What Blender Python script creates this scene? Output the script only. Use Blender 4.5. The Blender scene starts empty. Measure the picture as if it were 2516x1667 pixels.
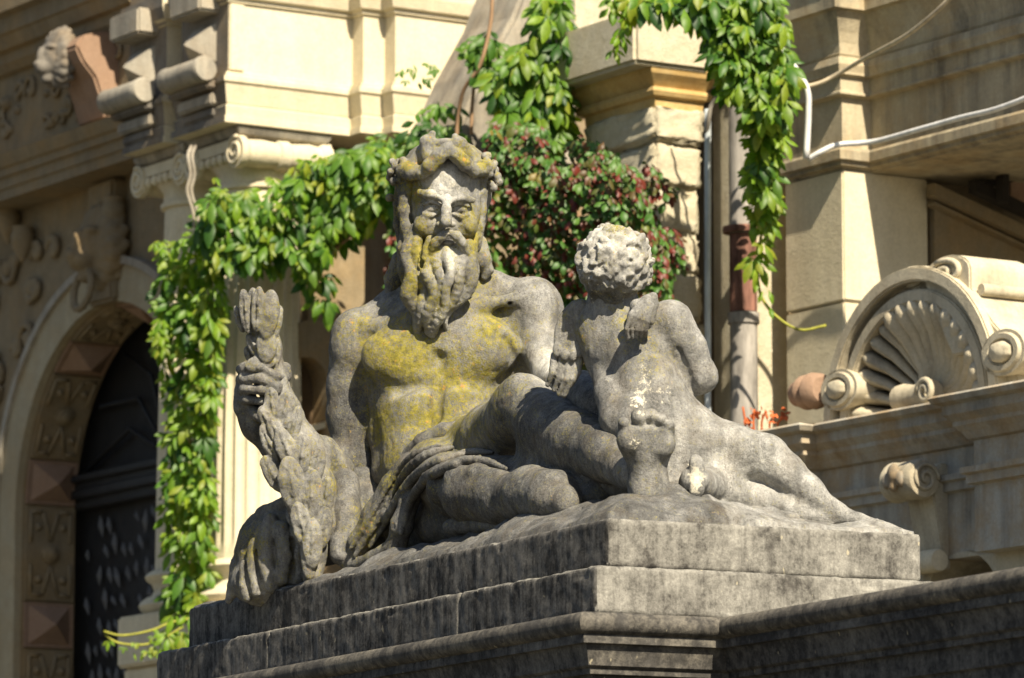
import bpy, bmesh, math, random
import numpy as np
from mathutils import Vector, Matrix

# ------------------------------------------------------------------ camera, sky, sun, exposure
SC = bpy.context.scene
COL = SC.collection
FPX, CX, CY = 12000.0, 1258.0, 833.5           # focal length and centre in pixels of the 2516 px photograph
HEAD, PITCH = math.radians(25.9), math.radians(8.38)
CAM = np.array([0.0, 0.0, 1.6])
FWD = np.array([math.sin(HEAD) * math.cos(PITCH), math.cos(HEAD) * math.cos(PITCH), math.sin(PITCH)])
RGT = np.array([math.cos(HEAD), -math.sin(HEAD), 0.0])
UPV = np.cross(RGT, FWD)
cam_d = bpy.data.cameras.new('camera')
cam = bpy.data.objects.new('camera', cam_d)
COL.objects.link(cam)
cam.location = CAM
cam.rotation_euler = (math.pi / 2 + PITCH, 0, -HEAD)
cam_d.sensor_width = 36.0
cam_d.lens = FPX / 2516.0 * 36.0
cam_d.clip_start, cam_d.clip_end = 0.5, 2000
cam_d.dof.use_dof = True
cam_d.dof.focus_distance = 13.1
cam_d.dof.aperture_fstop = 6.6
SC.camera = cam

SUN_AZ, SUN_EL = math.radians(23), math.radians(43)      # azimuth to the right of the viewing direction, from behind the camera
hx, hy = math.sin(HEAD), math.cos(HEAD)
sx = -hx * math.cos(SUN_AZ) + RGT[0] * math.sin(SUN_AZ)
sy = -hy * math.cos(SUN_AZ) + RGT[1] * math.sin(SUN_AZ)
SUN = Vector((sx * math.cos(SUN_EL), sy * math.cos(SUN_EL), math.sin(SUN_EL)))   # towards the sun
sun_d = bpy.data.lights.new('sun', 'SUN')
sun_d.energy = 5.0
sun_d.angle = math.radians(0.53)
sun_d.color = (1.0, 0.885, 0.69)
sun = bpy.data.objects.new('sun', sun_d)
COL.objects.link(sun)
sun.rotation_euler = SUN.to_track_quat('Z', 'Y').to_euler()
sun.location = (8, -8, 14)

world = bpy.data.worlds.new('World')
SC.world = world
world.use_nodes = True
wn = world.node_tree
sky = wn.nodes.new('ShaderNodeTexSky')
sky.sky_type = 'NISHITA'
sky.sun_disc = False
sky.sun_elevation = SUN_EL
sky.sun_rotation = math.atan2(SUN.x, SUN.y)
bgn = wn.nodes['Background']
bgn.inputs['Strength'].default_value = 0.05
wn.links.new(sky.outputs[0], bgn.inputs['Color'])
SC.view_settings.view_transform = 'Standard'
SC.view_settings.look = 'None'
SC.view_settings.exposure = 1.1
SC.view_settings.gamma = 1.0
SC.cycles.max_bounces = 6

# ------------------------------------------------------------------ small helpers
def W(px, py, dep):
    """photo pixel + distance along the optical axis -> world point"""
    return CAM + dep * (FWD + (px - CX) / FPX * RGT + (CY - py) / FPX * UPV)

def ray(px, py):
    return FWD + (px - CX) / FPX * RGT + (CY - py) / FPX * UPV

def mesh_obj(name, verts, faces, mat=None, parent=None, smooth=False, bevel=0.0):
    me = bpy.data.meshes.new(name)
    me.from_pydata([tuple(map(float, v)) for v in verts], [], faces)
    me.update()
    if bevel or True:
        bm = bmesh.new(); bm.from_mesh(me)
        bmesh.ops.recalc_face_normals(bm, faces=bm.faces)
        if bevel:
            ed = [e for e in bm.edges if len(e.link_faces) == 2 and e.calc_face_angle(0) > 0.5]
            bmesh.ops.bevel(bm, geom=ed, offset=bevel, segments=2, affect='EDGES', clamp_overlap=True)
        bm.to_mesh(me); bm.free()
    if smooth:
        me.polygons.foreach_set('use_smooth', [True] * len(me.polygons))
    o = bpy.data.objects.new(name, me)
    COL.objects.link(o)
    if mat: me.materials.append(mat)
    if parent: o.parent = parent
    return o

def empty(name, label, cat, loc=(0, 0, 0), group=None):
    """thing root; parts are built in world coordinates and re-based on it"""
    o = bpy.data.objects.new(name, None)
    COL.objects.link(o)
    o.location = [float(v) for v in loc]
    o['label'] = label; o['category'] = cat
    if group: o['group'] = group
    return o

def adopt(root, *parts):
    """parent parts (meshes in world coordinates) to a root at root.location"""
    off = Vector(root.location)
    for p in parts:
        p.parent = root
        p.location = Vector(p.location) - off
    return root

def tag(o, label=None, cat=None, group=None, kind=None):
    if label: o['label'] = label
    if cat: o['category'] = cat
    if group: o['group'] = group
    if kind: o['kind'] = kind
    return o

# ------------------------------------------------------------------ materials
class NT:
    def __init__(s, name):
        s.m = bpy.data.materials.new(name); s.m.use_nodes = True
        s.t = s.m.node_tree; s.b = s.t.nodes['Principled BSDF']
        s.b.inputs['Roughness'].default_value = 0.9
        s.b.inputs['Specular IOR Level'].default_value = 0.2
    def n(s, typ, **kw):
        nd = s.t.nodes.new(typ)
        for k, v in kw.items():
            if k.startswith('_'): setattr(nd, k[1:], v)
            else: nd.inputs[k.replace('__', ' ')].default_value = v
        return nd
    def l(s, a, b): s.t.links.new(a, b)
    def coord(s, kind='Object'):
        return s.n('ShaderNodeTexCoord').outputs[kind]
    def pos(s):
        return s.n('ShaderNodeNewGeometry').outputs['Position']
    def mapping(s, src, scale=(1, 1, 1), rot=(0, 0, 0), loc=(0, 0, 0)):
        m = s.n('ShaderNodeMapping'); m.inputs['Scale'].default_value = scale
        m.inputs['Rotation'].default_value = rot; m.inputs['Location'].default_value = loc
        s.l(src, m.inputs['Vector']); return m.outputs[0]
    def noise(s, vec, scale, detail=6, rough=0.6, dist=0.0, out='Fac'):
        nd = s.n('ShaderNodeTexNoise', Scale=scale, Detail=detail, Roughness=rough, Distortion=dist)
        s.l(vec, nd.inputs['Vector']); return nd.outputs[out]
    def voro(s, vec, scale, feat='F1', out='Distance'):
        nd = s.n('ShaderNodeTexVoronoi', Scale=scale, _feature=feat)
        s.l(vec, nd.inputs['Vector']); return nd.outputs[out]
    def ramp(s, fac, stops, interp='LINEAR'):
        nd = s.n('ShaderNodeValToRGB'); nd.color_ramp.interpolation = interp
        el = nd.color_ramp.elements
        while len(el) < len(stops): el.new(0.5)
        for e, (p, c) in zip(el, stops):
            e.position = p
            e.color = (c, c, c, 1) if isinstance(c, (int, float)) else (*c, 1)
        s.l(fac, nd.inputs['Fac']); return nd.outputs['Color']
    def mix(s, fac, a, b, typ='MIX'):
        nd = s.n('ShaderNodeMix', _data_type='RGBA', _blend_type=typ)
        for v, i in ((fac, 0), (a, 6), (b, 7)):
            if isinstance(v, (int, float)): nd.inputs[i].default_value = v if i == 0 else (v, v, v, 1)
            elif isinstance(v, tuple): nd.inputs[i].default_value = (*v, 1)
            else: s.l(v, nd.inputs[i])
        return nd.outputs[2]
    def math(s, op, a, b=0.0, clamp=False):
        nd = s.n('ShaderNodeMath', _operation=op, _use_clamp=clamp)
        for v, i in ((a, 0), (b, 1)):
            if isinstance(v, (int, float)): nd.inputs[i].default_value = v
            else: s.l(v, nd.inputs[i])
        return nd.outputs[0]
    def attr(s, name):
        return s.n('ShaderNodeAttribute', _attribute_name=name).outputs['Fac']
    def bump(s, h, strength=0.5, dist=0.01, prev=None):
        nd = s.n('ShaderNodeBump', Strength=strength, Distance=dist)
        s.l(h, nd.inputs['Height'])
        if prev: s.l(prev, nd.inputs['Normal'])
        return nd.outputs[0]
    def done(s, col=None, normal=None, rough=None):
        if col is not None:
            if isinstance(col, tuple): s.b.inputs['Base Color'].default_value = (*col, 1)
            else: s.l(col, s.b.inputs['Base Color'])
        if normal is not None: s.l(normal, s.b.inputs['Normal'])
        if rough is not None:
            if isinstance(rough, (int, float)): s.b.inputs['Roughness'].default_value = rough
            else: s.l(rough, s.b.inputs['Roughness'])
        return s.m

def mat_statue():
    t = NT('weathered_statue_stone'); p = t.pos()
    tone, lich, white = t.attr('tone'), t.attr('lichen'), t.attr('white')
    big = t.noise(p, 7, 5, 0.6)
    mid = t.noise(p, 34, 6, 0.75)
    fine = t.noise(p, 150, 4, 0.8)
    grain = t.noise(p, 330, 2, 0.8)
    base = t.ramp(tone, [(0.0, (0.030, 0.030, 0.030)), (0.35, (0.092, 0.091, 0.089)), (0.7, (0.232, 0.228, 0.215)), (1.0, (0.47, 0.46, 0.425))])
    sp = t.noise(p, 190, 3, 0.9)
    blot = t.noise(p, 22, 5, 0.75, 0.4)
    run = t.noise(t.mapping(p, (34, 34, 4.5)), 1.0, 5, 0.7, 0.3)
    v = t.math('ADD', t.math('MULTIPLY', mid, 0.35), t.math('MULTIPLY', sp, 0.65))
    strong = t.ramp(v, [(0.35, 0.25), (0.46, 0.85), (0.55, 1.12), (0.66, 1.8)])
    soft = t.ramp(v, [(0.35, 0.72), (0.5, 1.0), (0.66, 1.25)])
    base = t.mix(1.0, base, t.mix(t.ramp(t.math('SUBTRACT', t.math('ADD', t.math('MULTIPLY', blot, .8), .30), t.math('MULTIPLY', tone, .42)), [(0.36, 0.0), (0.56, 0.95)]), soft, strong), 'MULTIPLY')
    base = t.mix(1.0, base, t.ramp(run, [(0.32, 0.7), (0.5, 1.0), (0.68, 1.3)]), 'MULTIPLY')
    base = t.mix(1.0, base, t.ramp(blot, [(0.32, 0.6), (0.5, 1.0), (0.68, 1.35)]), 'MULTIPLY')
    base = t.mix(1.0, base, t.ramp(big, [(0.3, 0.7), (0.6, 1.15)]), 'MULTIPLY')
    warm = t.noise(p, 13, 4, 0.6)
    base = t.mix(t.ramp(warm, [(0.48, 0.0), (0.72, 0.25)]), base, (0.16, 0.115, 0.06), 'MIX')
    # yellow lichen, with its own broken edge
    lm = t.math('ADD', lich, t.math('MULTIPLY', t.math('SUBTRACT', mid, 0.5), 1.5))
    lm = t.math('ADD', lm, t.math('MULTIPLY', t.math('SUBTRACT', t.noise(p, 190, 3, 0.85), 0.5), 2.2))
    lmask = t.ramp(lm, [(0.24, 0.0), (0.62, 1.0)])
    lcol = t.ramp(t.noise(p, 60, 4, 0.7), [(0.32, (0.085, 0.072, 0.014)), (0.46, (0.185, 0.16, 0.012)), (0.58, (0.27, 0.23, 0.014)), (0.72, (0.36, 0.27, 0.10))])
    col = t.mix(t.math('MULTIPLY', lmask, 0.88), base, lcol)
    # white crustose spots
    wm = t.math('ADD', white, t.math('MULTIPLY', t.math('SUBTRACT', t.noise(p, 75, 5, 0.75), 0.5), 2.0))
    wmask = t.ramp(wm, [(0.60, 0.0), (0.76, 1.0)])
    col = t.mix(t.math('MULTIPLY', wmask, 0.85), col, (0.62, 0.575, 0.46))
    # orange specks inside the lichen
    om = t.math('MULTIPLY', t.ramp(t.noise(p, 42, 3, 0.6), [(0.64, 0.0), (0.7, 1.0)]), lmask)
    col = t.mix(t.math('MULTIPLY', om, 0.55), col, (0.50, 0.22, 0.06))
    # black crust speckle
    bm_ = t.math('MULTIPLY', t.ramp(t.noise(p, 120, 4, 0.75), [(0.56, 0.0), (0.64, 1.0)]), t.ramp(t.noise(p, 9, 3, 0.6), [(0.42, 0.0), (0.6, 1.0)]))
    col = t.mix(t.math('MULTIPLY', bm_, 0.62), col, (0.045, 0.038, 0.032))
    h = t.math('ADD', t.math('MULTIPLY', fine, 0.6), t.math('ADD', t.math('MULTIPLY', grain, 0.25), t.math('MULTIPLY', mid, 0.8)))
    return t.done(col, t.bump(h, 0.8, 0.006), 0.93)

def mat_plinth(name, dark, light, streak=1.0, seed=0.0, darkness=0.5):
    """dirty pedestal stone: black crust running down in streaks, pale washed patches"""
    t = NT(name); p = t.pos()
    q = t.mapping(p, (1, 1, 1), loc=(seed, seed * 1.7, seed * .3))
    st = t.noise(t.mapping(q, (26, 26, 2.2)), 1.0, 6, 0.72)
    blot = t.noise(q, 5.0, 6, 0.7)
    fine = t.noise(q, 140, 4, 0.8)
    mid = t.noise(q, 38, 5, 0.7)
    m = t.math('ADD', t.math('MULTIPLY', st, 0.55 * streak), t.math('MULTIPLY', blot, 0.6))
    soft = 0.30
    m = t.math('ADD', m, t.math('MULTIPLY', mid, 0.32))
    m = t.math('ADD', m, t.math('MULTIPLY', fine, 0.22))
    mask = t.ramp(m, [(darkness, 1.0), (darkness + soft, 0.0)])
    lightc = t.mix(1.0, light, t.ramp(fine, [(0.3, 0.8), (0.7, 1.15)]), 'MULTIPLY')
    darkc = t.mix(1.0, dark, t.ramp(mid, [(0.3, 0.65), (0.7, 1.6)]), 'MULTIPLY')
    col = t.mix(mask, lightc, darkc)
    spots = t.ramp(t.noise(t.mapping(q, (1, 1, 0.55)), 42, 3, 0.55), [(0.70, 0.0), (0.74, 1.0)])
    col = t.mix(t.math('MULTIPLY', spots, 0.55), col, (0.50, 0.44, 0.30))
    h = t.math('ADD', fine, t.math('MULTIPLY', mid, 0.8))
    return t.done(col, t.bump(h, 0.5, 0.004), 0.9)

def mat_stone(name, c0, c1, stain=(0.07, 0.055, 0.04), amt=0.35, ochre=0.0, bump=0.4, scale=1.0, streak=0.5):
    """building limestone with grime, run-off streaks and ochre patches"""
    t = NT(name); p = t.pos()
    big = t.noise(p, 1.6 * scale, 6, 0.65)
    mid = t.noise(p, 14 * scale, 6, 0.7)
    fine = t.noise(p, 90 * scale, 4, 0.75)
    st = t.noise(t.mapping(p, (11 * scale, 11 * scale, 0.9 * scale)), 1.0, 6, 0.7)
    col = t.mix(t.ramp(mid, [(0.3, 0.0), (0.7, 1.0)]), c0, c1)
    m = t.math('ADD', t.math('MULTIPLY', st, streak), t.math('ADD', t.math('MULTIPLY', big, 0.6), t.math('MULTIPLY', mid, 0.25)))
    hi = 0.52 + 0.5 * streak * 0.55
    col = t.mix(t.math('MULTIPLY', t.ramp(m, [(hi - 0.02, 0.0), (hi + 0.24, 1.0)]), amt), col, stain)
    if ochre:
        om = t.ramp(t.noise(t.mapping(p, (1, 1, 1), loc=(7, 3, 1)), 4.2 * scale, 5, 0.7), [(0.45, 0.0), (0.65, 1.0)])
        col = t.mix(t.math('MULTIPLY', om, ochre), col, (0.36, 0.21, 0.06))
    col = t.mix(1.0, col, t.ramp(fine, [(0.3, 0.86), (0.7, 1.1)]), 'MULTIPLY')
    return t.done(col, t.bump(t.math('ADD', fine, t.math('MULTIPLY', mid, 1.2)), bump, 0.006), 0.9)
def smooth_path(pts, n=6):
    """Catmull-Rom through points"""
    P = [Vector(p) for p in pts]; P = [P[0] * 2 - P[1]] + P + [P[-1] * 2 - P[-2]]; out = []
    for i in range(1, len(P) - 2):
        for k in range(n):
            t = k / n
            out.append(0.5 * ((2 * P[i]) + (P[i + 1] - P[i - 1]) * t + (2 * P[i - 1] - 5 * P[i] + 4 * P[i + 1] - P[i + 2]) * t * t + (3 * P[i] - P[i - 1] - 3 * P[i + 1] + P[i + 2]) * t ** 3))
    return out + [P[-2]]

# ------------------------------------------------------------------ sculpting: signed distance field -> surface net
D0 = 12.0                                    # distance of the plinth's corner from the camera

def cpt(px, py, d):
    """pixel + metres behind the plinth corner -> camera coordinates (right, up, depth)"""
    dep = D0 + d
    return np.array([(px - CX) / FPX * dep, (CY - py) / FPX * dep, dep])

def m_of(rpx, d): return rpx / FPX * (D0 + d)

class Clay:
    def __init__(s): s.ops = []
    def tube(s, pts, k=12, op=1, flat=1.0):
        """chain of round cones: pts (px, py, d, radius px)"""
        if len(pts) == 1: pts = pts * 2
        for a, b in zip(pts[:-1], pts[1:]):
            s.ops.append(('c', cpt(*a[:3]), m_of(a[3], a[2]), cpt(*b[:3]), m_of(b[3], b[2]), m_of(k, a[2]), op))
        return s
    def ball(s, px, py, d, rx, ry=None, rz=None, ang=0, k=12, op=1, tilt=0, yaw=0):
        ry = rx if ry is None else ry; rz = rx if rz is None else rz
        R = Matrix.Rotation(math.radians(ang), 3, 'Z') @ Matrix.Rotation(math.radians(tilt), 3, 'X') @ Matrix.Rotation(math.radians(yaw), 3, 'Y')
        s.ops.append(('e', cpt(px, py, d), np.array([m_of(rx, d), m_of(ry, d), m_of(rz, d)]), np.array(R), m_of(k, d), op))
        return s
    def bounds(s):
        lo = np.full(3, 1e9); hi = -lo
        for o in s.ops:
            if o[-1] < 0: continue
            if o[0] == 'c':
                for p, r in ((o[1], o[2]), (o[3], o[4])): lo = np.minimum(lo, p - r); hi = np.maximum(hi, p + r)
            else:
                r = o[2].max(); lo = np.minimum(lo, o[1] - r); hi = np.maximum(hi, o[1] + r)
        return lo, hi
    def mesh(s, vox, noise=((0.03, 0.0022), (0.012, 0.0014)), seed=1, pits=0.0):
        lo, hi = s.bounds(); lo = lo - 0.03; hi = hi + 0.03
        n = np.ceil((hi - lo) / vox).astype(int) + 1
        F = np.full(n, 0.2, np.float32)
        ax = [(lo[i] + vox * np.arange(n[i])).astype(np.float32) for i in range(3)]
        for o in s.ops:
            k = o[-2]; op = o[-1]; mg = k + 0.02
            if o[0] == 'c':
                bl = np.minimum(o[1] - o[2], o[3] - o[4]) - mg; bh = np.maximum(o[1] + o[2], o[3] + o[4]) + mg
            else:
                r = np.sqrt(((o[3] * o[2]) ** 2).sum(1)); bl = o[1] - r - mg; bh = o[1] + r + mg
            i0 = np.clip(np.floor((bl - lo) / vox).astype(int), 0, n - 1); i1 = np.clip(np.ceil((bh - lo) / vox).astype(int) + 1, 1, n)
            if (i1 <= i0).any(): continue
            sl = tuple(slice(a, b) for a, b in zip(i0, i1))
            X = ax[0][sl[0]][:, None, None]; Y = ax[1][sl[1]][None, :, None]; Z = ax[2][sl[2]][None, None, :]
            if o[0] == 'c':
                a, ra, b, rb = o[1], o[2], o[3], o[4]
                ba = b - a; L2 = float(ba @ ba)
                px, py, pz = X - a[0], Y - a[1], Z - a[2]
                if L2 < 1e-10:
                    d = np.sqrt(px * px + py * py + pz * pz) - ra
                else:
                    h = np.clip((px * ba[0] + py * ba[1] + pz * ba[2]) / L2, 0, 1)
                    d = np.sqrt((px - h * ba[0]) ** 2 + (py - h * ba[1]) ** 2 + (pz - h * ba[2]) ** 2) - (ra + (rb - ra) * h)
            else:
                c, r, R = o[1], o[2], o[3]
                px, py, pz = X - c[0], Y - c[1], Z - c[2]
                q = [(px * R[0, i] + py * R[1, i] + pz * R[2, i]) for i in range(3)]
                k0 = np.sqrt((q[0] / r[0]) ** 2 + (q[1] / r[1]) ** 2 + (q[2] / r[2]) ** 2)
                k1 = np.sqrt((q[0] / r[0] ** 2) ** 2 + (q[1] / r[1] ** 2) ** 2 + (q[2] / r[2] ** 2) ** 2)
                d = k0 * (k0 - 1.0) / np.maximum(k1, 1e-6)
            f = F[sl]
            if op > 0:
                h = np.maximum(k - np.abs(f - d), 0) / k
                F[sl] = np.minimum(f, d) - h * h * k * 0.25
            else:
                h = np.maximum(k - np.abs(f + d), 0) / k
                F[sl] = np.maximum(f, -d) + h * h * k * 0.25
        rng = np.random.default_rng(seed)
        band = np.abs(F) < 0.03
        idx = np.nonzero(band)
        P = np.stack([idx[i] * vox for i in range(3)], 1)
        add = np.zeros(len(P), np.float32)
        for sc, amp in noise:
            G = rng.standard_normal((32, 32, 32)).astype(np.float32)
            q = P / sc; i = np.floor(q).astype(int); fr = (q - i).astype(np.float32); fr = fr * fr * (3 - 2 * fr)
            v = 0
            for dx in (0, 1):
                for dy in (0, 1):
                    for dz in (0, 1):
                        w = (fr[:, 0] if dx else 1 - fr[:, 0]) * (fr[:, 1] if dy else 1 - fr[:, 1]) * (fr[:, 2] if dz else 1 - fr[:, 2])
                        v = v + w * G[(i[:, 0] + dx) % 32, (i[:, 1] + dy) % 32, (i[:, 2] + dz) % 32]
            add += amp * v
        F[idx] += add
        F[0], F[-1] = 1, 1; F[:, 0], F[:, -1] = 1, 1; F[:, :, 0], F[:, :, -1] = 1, 1
        return surface_net(F, lo, vox)

def surface_net(F, lo, vox):
    S = F < 0
    c = np.zeros(tuple(np.array(F.shape) - 1), np.uint8)
    for i in (0, 1):
        for j in (0, 1):
            for k in (0, 1):
                c += S[i:F.shape[0] - 1 + i, j:F.shape[1] - 1 + j, k:F.shape[2] - 1 + k]
    cells = np.argwhere((c > 0) & (c < 8))
    vid = np.full(c.shape, -1, np.int32); vid[tuple(cells.T)] = np.arange(len(cells))
    corner = np.array([[i, j, k] for i in (0, 1) for j in (0, 1) for k in (0, 1)])
    vals = np.stack([F[tuple((cells + o).T)] for o in corner], 1)
    acc = np.zeros((len(cells), 3)); cnt = np.zeros(len(cells))
    for a in range(8):
        for b in range(a + 1, 8):
            if np.abs(corner[a] - corner[b]).sum() != 1: continue
            va, vb = vals[:, a], vals[:, b]
            m = (va < 0) != (vb < 0)
            t = np.where(m, va / np.where(m, va - vb, 1), 0)
            acc += np.where(m[:, None], corner[a] + t[:, None] * (corner[b] - corner[a]), 0); cnt += m
    V = lo + vox * (cells + acc / cnt[:, None])
    quads = []
    for d in range(3):
        sl0 = [slice(None)] * 3; sl1 = [slice(None)] * 3
        sl0[d] = slice(0, -1); sl1[d] = slice(1, None)
        a, b = S[tuple(sl0)], S[tuple(sl1)]
        e = np.argwhere(a != b)
        o1, o2 = [(1, 2), (2, 0), (0, 1)][d]
        ok = (e[:, o1] > 0) & (e[:, o2] > 0) & (e[:, o1] < F.shape[o1] - 1) & (e[:, o2] < F.shape[o2] - 1)
        e = e[ok]; flip = a[tuple(e.T)]
        def cell(q1, q2):
            f = e.copy(); f[:, o1] -= q1; f[:, o2] -= q2
            return vid[tuple(f.T)]
        Q = np.stack([cell(1, 1), cell(0, 1), cell(0, 0), cell(1, 0)], 1)
        Q[~flip] = Q[~flip][:, ::-1]
        quads.append(Q)
    Q = np.concatenate(quads); Q = Q[(Q >= 0).all(1)]
    return V, Q

def blobs(px, py, lst, base=0.0, mode='max'):
    v = np.full(len(px), base)
    for cx, cy, rx, ry, w in lst:
        g = np.exp(-(((px - cx) / rx) ** 2 + ((py - cy) / ry) ** 2))
        if mode == 'max': v = np.maximum(v, w * g)
        else: v = v + (w - v) * g
    return v

def clay_obj(name, VQ, mat, tone=(0.6, []), lichen=(0.0, []), white=(0.1, [])):
    V, Q = VQ
    dep = V[:, 2]
    px = CX + V[:, 0] / dep * FPX; py = CY - V[:, 1] / dep * FPX
    Wd = CAM + V[:, :1] * RGT + V[:, 1:2] * UPV + V[:, 2:3] * FWD
    me = bpy.data.meshes.new(name)
    me.vertices.add(len(Wd)); me.vertices.foreach_set('co', Wd.astype(np.float32).ravel())
    Q = Q[:, ::-1]
    me.loops.add(Q.size); me.loops.foreach_set('vertex_index', Q.astype(np.int32).ravel())
    me.polygons.add(len(Q)); me.polygons.foreach_set('loop_start', np.arange(0, Q.size, 4, dtype=np.int32))
    me.polygons.foreach_set('use_smooth', np.ones(len(Q), bool))
    me.update(); me.validate()
    for nm, (b, l), mode in (('tone', tone, 'lerp'), ('lichen', lichen, 'max'), ('white', white, 'max')):
        at = me.attributes.new(nm, 'FLOAT', 'POINT')
        at.data.foreach_set('value', blobs(px, py, l, b, mode).astype(np.float32))
    o = bpy.data.objects.new(name, me); COL.objects.link(o); me.materials.append(mat)
    return o
# ------------------------------------------------------------------ sweep of a moulding profile along a plan path (mitred)
def sweep(name, path, prof, mat=None, parent=None, closed=False, side=1, smooth=False, xf=None, jitter=0.0):
    """path: (x, y) points; prof: closed loop of (out, z); out goes to the left of travel * side"""
    n = len(path); rings = []
    P = [Vector((p[0], p[1])) for p in path]
    for i, p in enumerate(P):
        a = (P[i] - P[i - 1]).normalized() if (i > 0 or closed) else None
        b = (P[(i + 1) % n] - P[i]).normalized() if (i < n - 1 or closed) else None
        a = a or b; b = b or a
        na = Vector((-a.y, a.x)) * side; nb = Vector((-b.y, b.x)) * side
        m = (na + nb); m = m / max(m.length_squared, 1e-6) * 2
        rings.append([(p.x + m.x * o, p.y + m.y * o, z) for o, z in prof])
    verts = [v for r in rings for v in r]
    if xf: verts = [xf(*v) for v in verts]
    k = len(prof); faces = []
    for i in range(n if closed else n - 1):
        j = (i + 1) % n
        for q in range(k):
            r = (q + 1) % k
            faces.append((i * k + q, i * k + r, j * k + r, j * k + q))
    if not closed:
        faces.append(tuple(range(k))); faces.append(tuple((n - 1) * k + q for q in range(k))[::-1])
    return mesh_obj(name, verts, faces, mat, parent, smooth)

def arc(c, r, a0, a1, n=8, ry=None):
    ry = ry or r
    return [(c[0] + r * math.cos(math.radians(a0 + (a1 - a0) * i / n)), c[1] + ry * math.sin(math.radians(a0 + (a1 - a0) * i / n))) for i in range(n + 1)]

def box(name, lo, hi, mat=None, parent=None, xf=None, bevel=0.0):
    x0, y0, z0 = lo; x1, y1, z1 = hi
    v = [(x0, y0, z0), (x1, y0, z0), (x1, y1, z0), (x0, y1, z0), (x0, y0, z1), (x1, y0, z1), (x1, y1, z1), (x0, y1, z1)]
    f = [(0, 3, 2, 1), (4, 5, 6, 7), (0, 1, 5, 4), (1, 2, 6, 5), (2, 3, 7, 6), (3, 0, 4, 7)]
    if xf: v = [xf(*p) for p in v]
    return mesh_obj(name, v, f, mat, parent, False, bevel)

def auto_smooth(o, ang=40):
    me = o.data
    me.polygons.foreach_set('use_smooth', [True] * len(me.polygons))
    bm = bmesh.new(); bm.from_mesh(me)
    for e in bm.edges:
        if len(e.link_faces) == 2 and e.calc_face_angle(0) > math.radians(ang): e.smooth = False
    bm.to_mesh(me); bm.free()
    return o

# ------------------------------------------------------------------ pedestal of the statue
P0 = W(1493, 1272, D0)                                   # top corner of the carved slab
PL, PM, PH1, PH2 = 2.73, 0.892, 0.122, 0.120
def PX(x, y, z): return (P0[0] + x, P0[1] + y, P0[2] + z)

M_STATUE = mat_statue()
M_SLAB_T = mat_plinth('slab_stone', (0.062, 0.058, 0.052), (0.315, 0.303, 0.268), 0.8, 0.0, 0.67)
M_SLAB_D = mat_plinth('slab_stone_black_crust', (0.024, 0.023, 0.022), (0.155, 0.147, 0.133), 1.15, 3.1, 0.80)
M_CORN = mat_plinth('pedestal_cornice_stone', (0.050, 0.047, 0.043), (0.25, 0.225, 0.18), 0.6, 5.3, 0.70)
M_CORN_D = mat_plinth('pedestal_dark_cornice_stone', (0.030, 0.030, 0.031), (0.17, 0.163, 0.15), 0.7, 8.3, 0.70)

def two_sided_block(name, x0, x1, y0, y1, z0, z1, bevel=0.004, seed=1, vox=0.0075):
    """worn block: rounded, chipped arrises; the left side carries a black crust, the front is washed"""
    lo = np.array([x0, y0, z0]); hi = np.array([x1, y1, z1]); g0 = lo - 3 * vox; n = np.ceil((hi - lo) / vox).astype(int) + 7
    ax = [g0[i] + vox * np.arange(n[i]) for i in range(3)]
    c, hf = (lo + hi) / 2, (hi - lo) / 2 - 0.006
    q = [np.abs(ax[i] - c[i]) - hf[i] for i in range(3)]
    X, Y, Z = q[0][:, None, None], q[1][None, :, None], q[2][None, None, :]
    F = np.sqrt(np.maximum(X, 0) ** 2 + np.maximum(Y, 0) ** 2 + np.maximum(Z, 0) ** 2) + np.minimum(np.maximum(np.maximum(X, Y), Z), 0) - 0.006
    edge = (X > -.02).astype(np.float32) + (Y > -.02) + (Z > -.02)          # near an arris: chips
    r_ = np.random.default_rng(seed)
    idx = np.nonzero(np.abs(F) < .03); P = np.stack([idx[i] * vox for i in range(3)], 1); add = np.zeros(len(P))
    for sc, amp, th in ((.06, .0006, None), (.022, .0006, None), (.03, .0035, 1.2), (.10, .006, 1.9)):
        G = r_.standard_normal((64, 64, 64)); t = P / sc; i = np.floor(t).astype(int); fr = t - i; fr = fr * fr * (3 - 2 * fr); v = 0
        for dx in (0, 1):
            for dy in (0, 1):
                for dz in (0, 1):
                    v = v + (fr[:, 0] if dx else 1 - fr[:, 0]) * (fr[:, 1] if dy else 1 - fr[:, 1]) * (fr[:, 2] if dz else 1 - fr[:, 2]) * G[(i[:, 0] + dx) % 64, (i[:, 1] + dy) % 64, (i[:, 2] + dz) % 64]
        add += amp * v if th is None else amp * np.maximum(v - th * .5, 0) * (edge[idx] >= 2)
    F[idx] += add
    V, Q = surface_net(F, g0, vox)
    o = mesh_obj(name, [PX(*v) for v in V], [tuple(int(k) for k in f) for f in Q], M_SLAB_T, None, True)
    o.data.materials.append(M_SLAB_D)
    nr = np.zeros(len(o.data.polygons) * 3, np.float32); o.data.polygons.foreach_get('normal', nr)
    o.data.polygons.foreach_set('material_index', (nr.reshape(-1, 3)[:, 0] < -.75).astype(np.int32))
    return o

ground = mesh_obj('ground', [(-400, -400, 0), (400, -400, 0), (400, 400, 0), (-400, 400, 0)], [(0, 1, 2, 3)],
                  mat_stone('dark_gravel_ground', (0.085, 0.08, 0.06), (0.12, 0.11, 0.085), amt=0.3))
tag(ground, kind='structure')

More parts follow.
